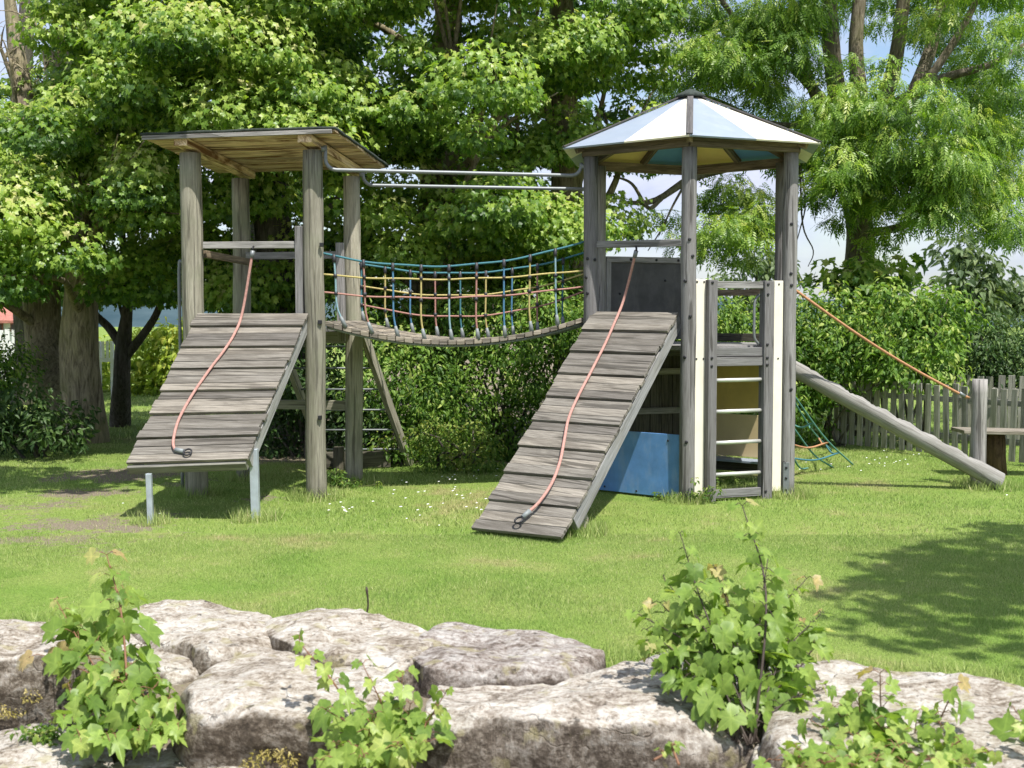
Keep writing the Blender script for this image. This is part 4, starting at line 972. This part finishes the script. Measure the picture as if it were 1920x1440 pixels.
# tree standing to the right of the frame and boughs above the left lawn: both only shade the grass
def shade_tree(label, base, cc, cr, n_, seed):
    maple(label, base, .22, cc, cr, n_, seed, None, 'bark', per=70, size=.15, limbs_n=8, group='trees whose shade falls on the lawn')
shade_tree('maple standing right of the picture, shading the right of the lawn', (6.6,4.2), (5.1,4.2,5.2), (1.6,2.0,1.1), 38, 71)
shade_tree('maple standing left of the picture, shading the grass by the ramp', (-6.6,8.6), (-3.5,9.1,5.1), (1.2,.8,.5), 22, 72)

# ================================================================== GROUND
def wall_y(x):
    t = np.clip((-1.55-x)/.4, 0, 1)
    return 4.60-.20*x+.42*t
def lawn_y(x): return 5.22-.20*x
def ground_z(x, y):
    t = min(1, max(0, (wall_y(x)-y)/.35)); t = t*t*(3-2*t)
    return -.42*t + (.012*mnoise.noise(V((x*.5,y*.5,0))) if y < 40 else 0)
bare_spots = [(gp(120,995),1.1,.42),(gp(60,950),.8,.36),(gp(215,890),.8,.62),(gp(150,925),.6,.5),(gp(330,965),.5,.32),(gp(480,935),.5,.3),(gp(640,880),.6,.3),(gp(1085,1015),.22,.4),(gp(190,1035),.4,.3),(gp(1300,948),.3,.25),(gp(950,800),.0,.01),(gp(370,905),.6,.35)]
def bare_at(x, y):
    v_ = 0.0
    for c, rx, s_ in bare_spots:
        if rx <= 0: continue
        d2 = ((x-c.x)/rx)**2+((y-c.y)/(rx*.9))**2; v_ = max(v_, s_*2.1*math.exp(-d2*1.2)*(.75+.6*mnoise.noise(V((x*3.1,y*3.1,4)))))
    if y > 12.2 and -3.4 < x < 2.4: v_ = max(v_, min(.8, (y-12.2)*1.2))
    if y < lawn_y(x)-.1: v_ = max(v_, .75)
    return v_
xs = sorted(set(list(np.arange(-9,9.01,.11).round(3))+[-60,-45,-30,-20,-14,-11,11,14,20,30,45,60,-250,250]))
ys = sorted(set(list(np.arange(2.6,14.5,.11).round(3))+[-30,-10,0,1.5,15,16,18,20,23,27,32,40,60,100,200,400]))
vs, br = [], []
for y in ys:
    for x in xs: vs.append((x,y,ground_z(x,y))); br.append(bare_at(x,y))
nx = len(xs); fs = [(j*nx+i,j*nx+i+1,(j+1)*nx+i+1,(j+1)*nx+i) for j in range(len(ys)-1) for i in range(nx-1)]
me = np_mesh('lawn', vs, fs, None, True); a_ = me.attributes.new('bare','FLOAT','POINT'); a_.data.foreach_set('value', np.array(br,np.float32))
setp(link('lawn', me, M['ground']), kind='structure')
# hills
hv, hf = [], []
for i in range(61):
    x = -420+14*i; h_ = 7+5*mnoise.noise(V((x*.012,3,0)))+ (12 if x < -40 else 0)*(.6+.4*mnoise.noise(V((x*.02,9,0))))
    hv += [(x,150,-1),(x,168,2.1+h_*.12),(x,260,h_*.42+1.5),(x,420,h_*.6+3)]
for i in range(60):
    for k in range(3): hf.append((i*4+k,(i+1)*4+k,(i+1)*4+k+1,i*4+k+1))
setp(link('hills', np_mesh('hills', hv, hf, None, True), M['hill']), kind='structure')

# grass blades
def blades(n_, y0, y1, hmin, hmax, w, xlim=None):
    y = rng.uniform(0,1,n_)**.75*(y1-y0)+y0; half_ = y*.46+.4; x = rng.uniform(-1,1,n_)*half_
    ok = y > lawn_y(x); x, y = x[ok], y[ok]
    d = np.array([bare_at(float(a),float(c)) for a,c in zip(x,y)]); ok = rng.random(len(x)) > np.minimum(d*1.0,.93); x, y = x[ok], y[ok]
    n_ = len(x); an = rng.uniform(0,2*np.pi,n_); le = rng.normal(size=(n_,2))*.45; cl_ = np.array([mnoise.noise(V((float(a)*1.7,float(c)*1.7,2))) for a,c in zip(x,y)])
    h_ = rng.uniform(hmin,hmax,n_)*(1+.45*cl_); ww = w*rng.uniform(.7,1.3,n_)
    b0 = np.stack([x-np.cos(an)*ww, y-np.sin(an)*ww, np.zeros(n_)-.008],1); b1 = np.stack([x+np.cos(an)*ww, y+np.sin(an)*ww, np.zeros(n_)-.008],1)
    tp_ = np.stack([x+le[:,0]*h_, y+le[:,1]*h_, h_],1)
    v_ = np.stack([b0,b1,tp_],1).reshape(-1,3); f_ = np.arange(n_*3).reshape(-1,3)
    return v_, f_, np.clip(.5+.28*rng.normal(size=n_),0,1)
parts = [blades(330000,4.8,8.5,.009,.020,.0026), blades(190000,8.2,14.5,.012,.028,.0038), blades(26000,14.5,25,.03,.06,.010)]
# longer tufts where the mower cannot reach: around posts, legs and the wall
for c, rad_, n_ in [(FL,.22,500),(FR,.25,900),(BL,.25,600),(BR,.4,1200),(gp(480,974),.2,500),(gp(283,982),.15,300),(hexv(0),.2,700),(hexv(1),.25,800),(gp(1850,915),.3,800),(gp(1092,1000),.2,500),(gp(1400,925),.35,900)]:
    a_ = rng.uniform(0,2*np.pi,n_); q_ = rad_*np.sqrt(rng.random(n_)); x = c.x+np.cos(a_)*q_; y = c.y+np.sin(a_)*q_; h_ = rng.uniform(.04,.12,n_)
    le = rng.normal(size=(n_,2))*.4; w_ = .004; an = rng.uniform(0,6.28,n_)
    v_ = np.stack([np.stack([x-np.cos(an)*w_,y-np.sin(an)*w_,0*x-.01],1),np.stack([x+np.cos(an)*w_,y+np.sin(an)*w_,0*x-.01],1),np.stack([x+le[:,0]*h_,y+le[:,1]*h_,h_],1)],1).reshape(-1,3)
    parts.append((v_, np.arange(n_*3).reshape(-1,3), np.clip(.6+.25*rng.normal(size=n_),0,1)))
t_ = np.linspace(-2.6,2.7,5200); y = lawn_y(t_)+.05+rng.uniform(0,.35,5200); x = t_; n_ = 5200; h_ = rng.uniform(.03,.075,n_); an = rng.uniform(0,6.28,n_); le = rng.normal(size=(n_,2))*.4
parts.append((np.stack([np.stack([x-np.cos(an)*.003,y-np.sin(an)*.003,0*x],1),np.stack([x+np.cos(an)*.003,y+np.sin(an)*.003,0*x],1),np.stack([x+le[:,0]*h_,y+le[:,1]*h_,h_],1)],1).reshape(-1,3), np.arange(n_*3).reshape(-1,3), rng.random(n_)))
off = 0; vv, ff, rr_ = [], [], []
for v_, f_, q_ in parts: vv.append(v_); ff.append(f_+off); rr_.append(q_); off += len(v_)
setp(link('grass', np_mesh('grass', np.concatenate(vv), np.concatenate(ff), np.concatenate(rr_)), M['grass']), kind='stuff')
# daisies
DV, DF = [], []
def daisy(x, y, r_, z):
    b_ = len(DV); DV.append((x,y,z+.004)); k = 8
    for i in range(k): a_ = 6.283*i/k; DV.append((x+math.cos(a_)*r_,y+math.sin(a_)*r_,z+.002*math.sin(i*2.1)))
    for i in range(k): DF.append((b_, b_+1+i, b_+1+(i+1)%k))
r_ = random.Random(3)
for px, py, sx, sy, n_ in ((648,965,22,5,34),(812,962,60,8,26),(770,945,40,8,16),(900,955,40,14,40),(820,918,90,18,50),(1660,868,50,8,40),(1560,880,60,12,24),(1740,870,60,8,24),(760,985,60,12,14),(1880,960,60,20,14),(300,960,40,10,8),(870,895,60,10,30)):
    for _ in range(int(n_*.3)):
        q = gp(px+r_.gauss(0,sx), py+r_.gauss(0,sy)); daisy(q.x,q.y,r_.uniform(.007,.012),r_.uniform(.035,.06))
setp(link('daisies', np_mesh('daisies', DV, DF), M['petal']), kind='stuff')

# ================================================================== STONE WALL
pale, brown, dark = (.47,.44,.39), (.29,.25,.20), (.135,.108,.08)
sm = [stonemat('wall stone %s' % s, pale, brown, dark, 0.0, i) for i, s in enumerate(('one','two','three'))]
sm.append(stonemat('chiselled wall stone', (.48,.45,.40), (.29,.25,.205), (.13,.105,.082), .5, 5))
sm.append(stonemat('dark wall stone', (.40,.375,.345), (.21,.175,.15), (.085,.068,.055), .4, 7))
def stone(outline, z, h, mat, label, seed, bulge=.014, rough=.017, bev=.03):
    pts = [gp(px,py,z) for px,py in outline]; c = sum(pts, V((0,0,0)))/len(pts)
    pts = [c+(p-c)*1.09 for p in pts]
    m_ = 96; ring = spline(pts+[pts[0]], 10); L = [0]
    for a_, q in zip(ring, ring[1:]): L.append(L[-1]+(q-a_).length)
    samp = []
    for k in range(m_):
        s = L[-1]*k/m_; i = max(j for j in range(len(L)) if L[j] <= s); i = min(i, len(ring)-2)
        samp.append(lerp(ring[i], ring[i+1], (s-L[i])/max(L[i+1]-L[i],1e-6)))
    # orient so that faces point outwards
    area = sum(samp[i].x*samp[(i+1)%m_].y-samp[(i+1)%m_].x*samp[i].y for i in range(m_))
    if area < 0: samp.reverse()
    rings = []; sz = min(.8, max(.2, (max(p.y for p in pts)-min(p.y for p in pts))))
    for k in range(1,15): t = k/14; rings.append((t*(1-bev/sz*.9), bulge*(1-t*t)))
    for a_ in np.linspace(.2, 1, 4): rings.append((1-bev/sz*.9*(1-math.sin(a_*math.pi/2)), -bev*(1-math.cos(a_*math.pi/2))))
    for k in range(1,13): rings.append((1+.02*math.sin(k*.7)-.004*k, -bev-(h-bev)*k/12))
    v_, f_ = [], []
    def disp(p, s_):
        q = V((p.x*3.2+seed*7,p.y*3.2,p.z*3.2)); n1v = V((mnoise.noise(q), mnoise.noise(q+V((11,0,0))), mnoise.noise(q+V((0,23,0)))))
        q2 = q*3.3; n2v = V((mnoise.noise(q2), mnoise.noise(q2+V((5,0,0))), mnoise.noise(q2+V((0,9,0)))))
        q3 = q*9.0; n3 = mnoise.noise(q3)
        q4 = V((p.x*4+seed, p.y*14, p.z*17)); st = mnoise.noise(q4); return p + (n1v*2.0+n2v*.9)*rough + V((.3,-.4,.7))*(n3*rough*.3+st*rough*.38+max(0,mnoise.noise(q2*1.7)-.15)*rough*-.9)
    raw = [c+V((0,0,bulge))] + [c+(p-c)*s_+V((0,0,dz)) for (s_, dz) in rings for p in samp]
    A_ = np.array([tuple(p) for p in raw]); rr_ = np.random.default_rng(seed+50); cc_ = np.array((c.x,c.y,z-h*.35))
    for _ in range(16):
        az, el_ = rr_.uniform(0,2*np.pi), rr_.uniform(-.15,1.05)
        if rr_.random() < .45: az = -np.pi/2+rr_.normal()*.7      # most chips on the face towards the path
        n_ = np.array((math.cos(az)*math.cos(el_), math.sin(az)*math.cos(el_), math.sin(el_)))
        d_ = (A_-cc_)@n_; lim = d_.max()*rr_.uniform(.88,.965); over = np.maximum(d_-lim,0); A_ -= n_[None]*over[:,None]*.93
    raw = [V(p) for p in A_]
    v_.append(tuple(disp(raw[0],1)))
    for p in raw[1:]: v_.append(tuple(disp(p,1)))
    for k in range(m_): f_.append((0, 1+k, 1+(k+1)%m_))
    me = bpy.data.meshes.new('stone'); nr_ = len(rings)
    for r0 in range(nr_-1):
        for k in range(m_): f_.append((1+r0*m_+k, 1+(r0+1)*m_+k, 1+(r0+1)*m_+(k+1)%m_, 1+r0*m_+(k+1)%m_))
    me.from_pydata(v_, [], f_); me.polygons.foreach_set('use_smooth', np.ones(len(f_),bool)); me.update()
    o = link('wall_stone', me, sm[mat]); setp(o, label, 'stone', 'stones of the low wall'); return o
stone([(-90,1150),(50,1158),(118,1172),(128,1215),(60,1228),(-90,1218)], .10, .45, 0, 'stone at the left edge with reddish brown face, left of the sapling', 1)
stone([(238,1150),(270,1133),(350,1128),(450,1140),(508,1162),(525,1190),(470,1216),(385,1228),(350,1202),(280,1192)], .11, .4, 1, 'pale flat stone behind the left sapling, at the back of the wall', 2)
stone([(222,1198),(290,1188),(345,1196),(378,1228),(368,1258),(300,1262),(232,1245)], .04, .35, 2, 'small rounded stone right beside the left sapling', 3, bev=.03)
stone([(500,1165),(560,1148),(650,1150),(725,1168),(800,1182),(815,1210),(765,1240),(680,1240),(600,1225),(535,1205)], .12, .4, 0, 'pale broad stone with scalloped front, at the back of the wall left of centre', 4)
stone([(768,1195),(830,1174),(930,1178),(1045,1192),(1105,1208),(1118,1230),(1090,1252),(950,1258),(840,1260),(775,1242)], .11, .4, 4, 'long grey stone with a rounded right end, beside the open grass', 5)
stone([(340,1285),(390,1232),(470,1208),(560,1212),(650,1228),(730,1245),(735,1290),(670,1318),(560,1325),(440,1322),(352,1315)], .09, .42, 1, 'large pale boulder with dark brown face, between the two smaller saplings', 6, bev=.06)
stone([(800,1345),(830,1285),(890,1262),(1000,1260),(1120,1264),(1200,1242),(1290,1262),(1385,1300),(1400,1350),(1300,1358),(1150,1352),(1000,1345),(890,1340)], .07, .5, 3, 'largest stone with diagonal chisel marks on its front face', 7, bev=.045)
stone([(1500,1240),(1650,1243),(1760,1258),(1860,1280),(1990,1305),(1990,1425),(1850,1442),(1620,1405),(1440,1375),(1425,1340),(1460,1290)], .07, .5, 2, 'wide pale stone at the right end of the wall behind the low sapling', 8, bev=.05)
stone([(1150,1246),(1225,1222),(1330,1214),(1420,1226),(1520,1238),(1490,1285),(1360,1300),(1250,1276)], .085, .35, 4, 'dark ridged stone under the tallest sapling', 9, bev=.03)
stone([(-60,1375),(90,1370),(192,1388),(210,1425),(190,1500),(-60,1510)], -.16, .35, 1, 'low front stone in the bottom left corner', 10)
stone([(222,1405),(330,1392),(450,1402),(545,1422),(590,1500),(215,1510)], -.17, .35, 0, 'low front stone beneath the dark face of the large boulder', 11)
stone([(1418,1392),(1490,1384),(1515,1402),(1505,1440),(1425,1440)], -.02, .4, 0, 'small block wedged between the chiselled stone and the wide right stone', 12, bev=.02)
# dry moss
cl = []
for px, py, n_ in ((500,1405,9),(545,1425,5),(470,1430,5),(30,1330,4),(560,1380,3),(350,1300,5),(372,1275,4),(330,1345,4),(800,1290,4),(815,1345,5),(1395,1400,4),(600,1255,3),(1120,1262,3)):
    for _ in range(n_): q = gp(px+random.gauss(0,22), py+random.gauss(0,9), -.10); cl.append((q.x,q.y,q.z+random.uniform(-.02,.05),random.uniform(.02,.045)))
setp(foliage('dry_moss', M['moss'], OVATE, cl, 9000, .014, None), kind='stuff')

# ================================================================== SAPLINGS
def sapling(label, base, tips, size, seed, main=None, stemmat='stem', per=5, name='maple_sapling', group='maple saplings growing out of the wall', spread=.55):
    r_ = np.random.default_rng(seed); base = V(base); o = thing(name, base, label, 'sapling', group)
    b = MB(); P_, N_, T_, S_, Q_ = [], [], [], [], []
    for i, (px,py,Y) in enumerate(tips):
        tip = at(px,py,Y); L = (tip-base).length; bend = V((r_.normal()*.05, r_.normal()*.05, .18*L)); mid_ = lerp(base,tip,.5)+bend*.6
        pth = spline([base+V((r_.normal()*.03,r_.normal()*.03,0)), mid_, tip], 8); thick = .0048 if (main is not None and i == main) else .0036
        b.tube(pth, list(np.linspace(thick*1.3,thick*.45,len(pth))), 6)
        k = max(2, int(round((per+1.2)*(.5+L)))) ; d0 = (pth[-1]-pth[-3]).normalized()
        for j in range(k):
            f_ = .35+.65*(j+1)/k; p = pth[min(len(pth)-1,int(f_*(len(pth)-1)))]
            a_ = j*math.pi/2+r_.uniform(0,.8); endleaf = (j == k-1)
            for s_ in (0, math.pi):
                dr = V((math.cos(a_+s_), math.sin(a_+s_)-.25, .15+r_.normal()*.2)).normalized()
                sz = size*(1.12-.55*f_**2)*r_.uniform(.55,1.25); pe = p+dr*sz*r_.uniform(.5,.9)
                b.tube([p, lerp(p,pe,.5)+V((0,0,.01)), pe], .0016, 5)
                P_.append(pe); S_.append(sz); n_ = V((dr.x*.35, dr.y*.35-.28, .72))+V(r_.normal(size=3))*.34
                N_.append(n_); T_.append(V((dr.x, dr.y, -.55))+V(r_.normal(size=3))*.25)
                t_ = .36+r_.normal()*.17+(.12 if f_ > .8 else 0); Q_.append(.93+r_.uniform(-.05,.07) if (endleaf and py < 1300 and r_.random() < .45) else min(.86,max(0,t_)))
    b.build('stem', M[stemmat], o)
    tm, tf = MAPLE; v_, f_ = scatter_varied(tm, tf, np.array(P_), np.array(N_), np.array(T_), np.array(S_)*.86)
    # vein coordinate: 0 on the five main ribs
    ribs = []
    for x, y, z in tm:
        ribs.append((0.0 if (abs(x) < .01) else .16, y))
    for idx_ in range(1, len(tm)):
        ang = math.degrees(math.atan2(tm[idx_][0], tm[idx_][1]-.02)); rr_ = math.hypot(tm[idx_][0], tm[idx_][1]-.02)
        if min(abs(abs(ang)-q) for q in (0,42,98)) < 3: ribs[idx_] = (0.0, rr_)
    ribs[0] = (0.0, .3)
    uv = np.tile(np.array(ribs,np.float32), (len(P_),1))
    link('foliage', np_mesh('foliage', v_, f_, np.repeat(np.array(Q_), len(tf)), True, uv), M['sapling_leaf'], o)
bs = gp(245,1385,-.1); Y = bs.y
sapling('maple sapling with large drooping leaves at the left, beside the small rounded stone', bs,
  [(200,1040,5.1),(105,1125,5.0),(232,1105,5.2),(118,1200,4.9),(130,1290,4.7),(300,1275,4.7),(318,1310,4.6),(290,1350,4.55),(180,1340,4.6),(265,1210,4.9),(85,1230,4.8),(215,1260,4.75),(160,1180,4.9),(240,1300,4.6),(335,1365,4.5),(300,1385,4.45),(262,1370,4.5),(120,1345,4.6),(150,1385,4.5),(205,1390,4.45)], .105, 1, 0, per=4)
bs = gp(722,1475,-.2)
sapling('low spreading maple sapling in the gap between the large boulder and the chiselled stone', bs,
  [(562,1205,4.5),(680,1245,4.4),(755,1262,4.4),(835,1300,4.3),(610,1330,4.2),(630,1395,4.1),(740,1400,4.0),(700,1340,4.2),(805,1390,4.1),(600,1425,4.0),(770,1320,4.3),(680,1420,3.95)], .088, 2, 0, per=4)
bs = gp(1405,1390,0.0)
sapling('tallest maple sapling with a dark bent stem, growing over the wall', bs,
  [(1392,948,4.95),(1275,1000,4.9),(1512,1085,4.9),(1245,1085,4.8),(1212,1180,4.7),(1300,1105,4.8),(1340,1065,4.9),(1440,1045,5.0),(1460,1125,4.9),(1540,1150,4.9),(1262,1255,4.6),(1505,1230,4.7),(1340,1290,4.5),(1550,1290,4.6),(1420,1320,4.45),(1380,1200,4.7),(1325,1190,4.7),(1470,1190,4.75),(1440,1260,4.6),(1380,1110,4.9),(1300,1220,4.6),(1500,1160,4.9),(1195,1150,4.75),(1215,1205,4.65),(1238,1130,4.8),(1225,1240,4.6),(1530,1190,4.85)], .085, 3, 0, 'stem_dark', per=5)
bs = gp(1680,1510,-.25)
sapling('sprawling maple sapling in front of the wide stone at the right', bs,
  [(1650,1262,4.2),(1790,1290,4.2),(1720,1335,4.1),(1565,1325,4.2),(1495,1405,4.0),(1600,1380,4.0),(1680,1400,3.9),(1800,1390,3.9),(1855,1410,3.9),(1745,1425,3.8),(1545,1430,3.8),(1640,1430,3.75),(1520,1350,4.2),(1450,1425,3.95),(1500,1438,3.85),(1580,1438,3.8),(1700,1440,3.75),(1820,1432,3.8),(1640,1350,4.1),(1765,1360,4.0),(1610,1300,4.2)], .09, 4, None, per=4)
bs = gp(2010,1490,-.2)
sapling('maple leaf shoot poking in at the right edge of the picture', bs, [(1905,1335,4.0),(1960,1370,3.9),(1985,1320,4.0)], .10, 5, None, per=2)
bs = gp(1262,1440,-.05)
sapling('tiny seedling sprouting on the chiselled front face', at(1268,1425,3.86), [(1240,1410,3.82),(1262,1400,3.8)], .04, 6, None, per=2, name='seedling', group=None)
# dry stalk
g = gp(686,1158); o = thing('dry_stalk', g, 'thin dry stalk standing alone in the grass behind the wall', 'plant')
b = MB(); b.tube(spline([g, g+V((.012,0,.07)), at(687,1100,g.y)],5), [.005]*8+[.006,.008,.004], 6); b.build('stem', M['stem_dark'], o)
# weeds
def weed(label, px, py, n_, rad_, h_, size, seed, mat='weed_leaf', z=0.0):
    r_ = random.Random(seed); g = gp(px,py,z); o = thing('weed', g, label, 'weed', 'weeds at the foot of the structures'); cl = []
    b = MB()
    for _ in range(n_):
        p = g+V((r_.gauss(0,rad_),r_.gauss(0,rad_*.6),abs(r_.gauss(h_*.5,h_*.4)))); cl.append((*p,r_.uniform(.03,.07))); b.tube([g+V((r_.gauss(0,.02),0,0)),p],[.003,.002],5)
    b.build('stem', M['stem_green'], o); foliage('leaves', M[mat], OVATE, cl, 2600, size, o, jit=.6)
weed('climbing weed at the foot of the front post of the six sided tower', 1302,945,9,.09,.16,.035,1)
weed('tall weed climbing the left cream panel', 1316,935,6,.03,.26,.035,2)
weed('weed tuft growing through the ladder bottom bar', 1352,918,8,.1,.12,.035,3)
weed('small weed by the right cream panel', 1465,925,6,.08,.07,.03,4)
weed('weed tuft around the rear right thick post', 640,915,12,.16,.14,.035,5)
weed('weed under the blue panel', 1245,938,7,.1,.06,.035,6)
weed('green leafy weed left of the small rounded stone', 80,1385,12,.07,.05,.03,7,'weed_leaf',-.12)
weed('pale weed growing at the base of the large boulder', 500,1400,7,.04,.08,.018,8,'weed_leaf',-.14)

# ================================================================== LIGHT, SKY, CAMERA
SUN_EL, SUN_AZ = 62.0, 33.0      # azimuth: degrees to the right of straight behind the camera
sx, sy = math.sin(R(SUN_AZ)), -math.cos(R(SUN_AZ))
w = bpy.data.worlds.new('World'); sc.world = w; w.use_nodes = True; nt = w.node_tree; nt.nodes.clear()
out = nd(nt, 'ShaderNodeOutputWorld'); bg = nd(nt, 'ShaderNodeBackground'); bg.inputs[1].default_value = .12
sky = nd(nt, 'ShaderNodeTexSky', sky_type='NISHITA', sun_disc=False)
sky.sun_elevation = R(SUN_EL); sky.sun_rotation = math.atan2(sx, sy); sky.air_density = 1.0; sky.dust_density = 1.2
tc = nd(nt, 'ShaderNodeTexCoord').outputs['Generated']
cn = noise_n(nt, mapping(nt, tc, (1,1,2.6), (.3,.2,.1)), 3.2, 7, .6, .4)
cm = ramp(nt, cn, [(.42,(0,0,0)),(.62,(1,1,1))])
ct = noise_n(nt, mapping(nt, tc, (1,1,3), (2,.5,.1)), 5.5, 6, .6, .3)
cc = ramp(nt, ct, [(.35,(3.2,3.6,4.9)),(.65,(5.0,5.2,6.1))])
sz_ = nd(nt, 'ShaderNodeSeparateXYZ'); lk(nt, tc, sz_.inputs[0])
overhead_fill = ramp(nt, sz_.outputs[2], [(.36,(1,1,1)),(.75,(1.7,1.66,1.58))])  # clouds high above the view brightened, added fill light for shaded parts
cc = mixc(nt, 1.0, cc, overhead_fill, 'MULTIPLY')
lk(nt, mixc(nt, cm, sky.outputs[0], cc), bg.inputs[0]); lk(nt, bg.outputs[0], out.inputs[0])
sl = bpy.data.lights.new('sun', 'SUN'); sl.energy = 4.6; sl.angle = R(.5); sl.color = (1,.965,.91)
so = bpy.data.objects.new('sun', sl); col.objects.link(so)
sd_ = V((sx*math.cos(R(SUN_EL)), sy*math.cos(R(SUN_EL)), math.sin(R(SUN_EL))))
so.rotation_euler = sd_.to_track_quat('Z','Y').to_euler()
cam = bpy.data.cameras.new('camera'); co = bpy.data.objects.new('camera', cam); col.objects.link(co)
cam.sensor_width = 36; cam.lens = 36*FPX/1920; cam.clip_end = 2000; cam.clip_start = .05
cam.dof.use_dof = True; cam.dof.focus_distance = 10.3; cam.dof.aperture_fstop = 4.5
co.location = (0,0,CH); co.rotation_euler = (math.pi/2-PITCH, 0, 0); sc.camera = co
sc.view_settings.view_transform = 'Standard'; sc.view_settings.look = 'None'; sc.view_settings.exposure = .66; sc.view_settings.gamma = 1
sc.render.engine = 'CYCLES'; sc.cycles.max_bounces = 8; sc.cycles.transmission_bounces = 4; sc.cycles.diffuse_bounces = 4
sc.cycles.use_denoising = True; sc.cycles.use_adaptive_sampling = True; sc.cycles.adaptive_threshold = .015
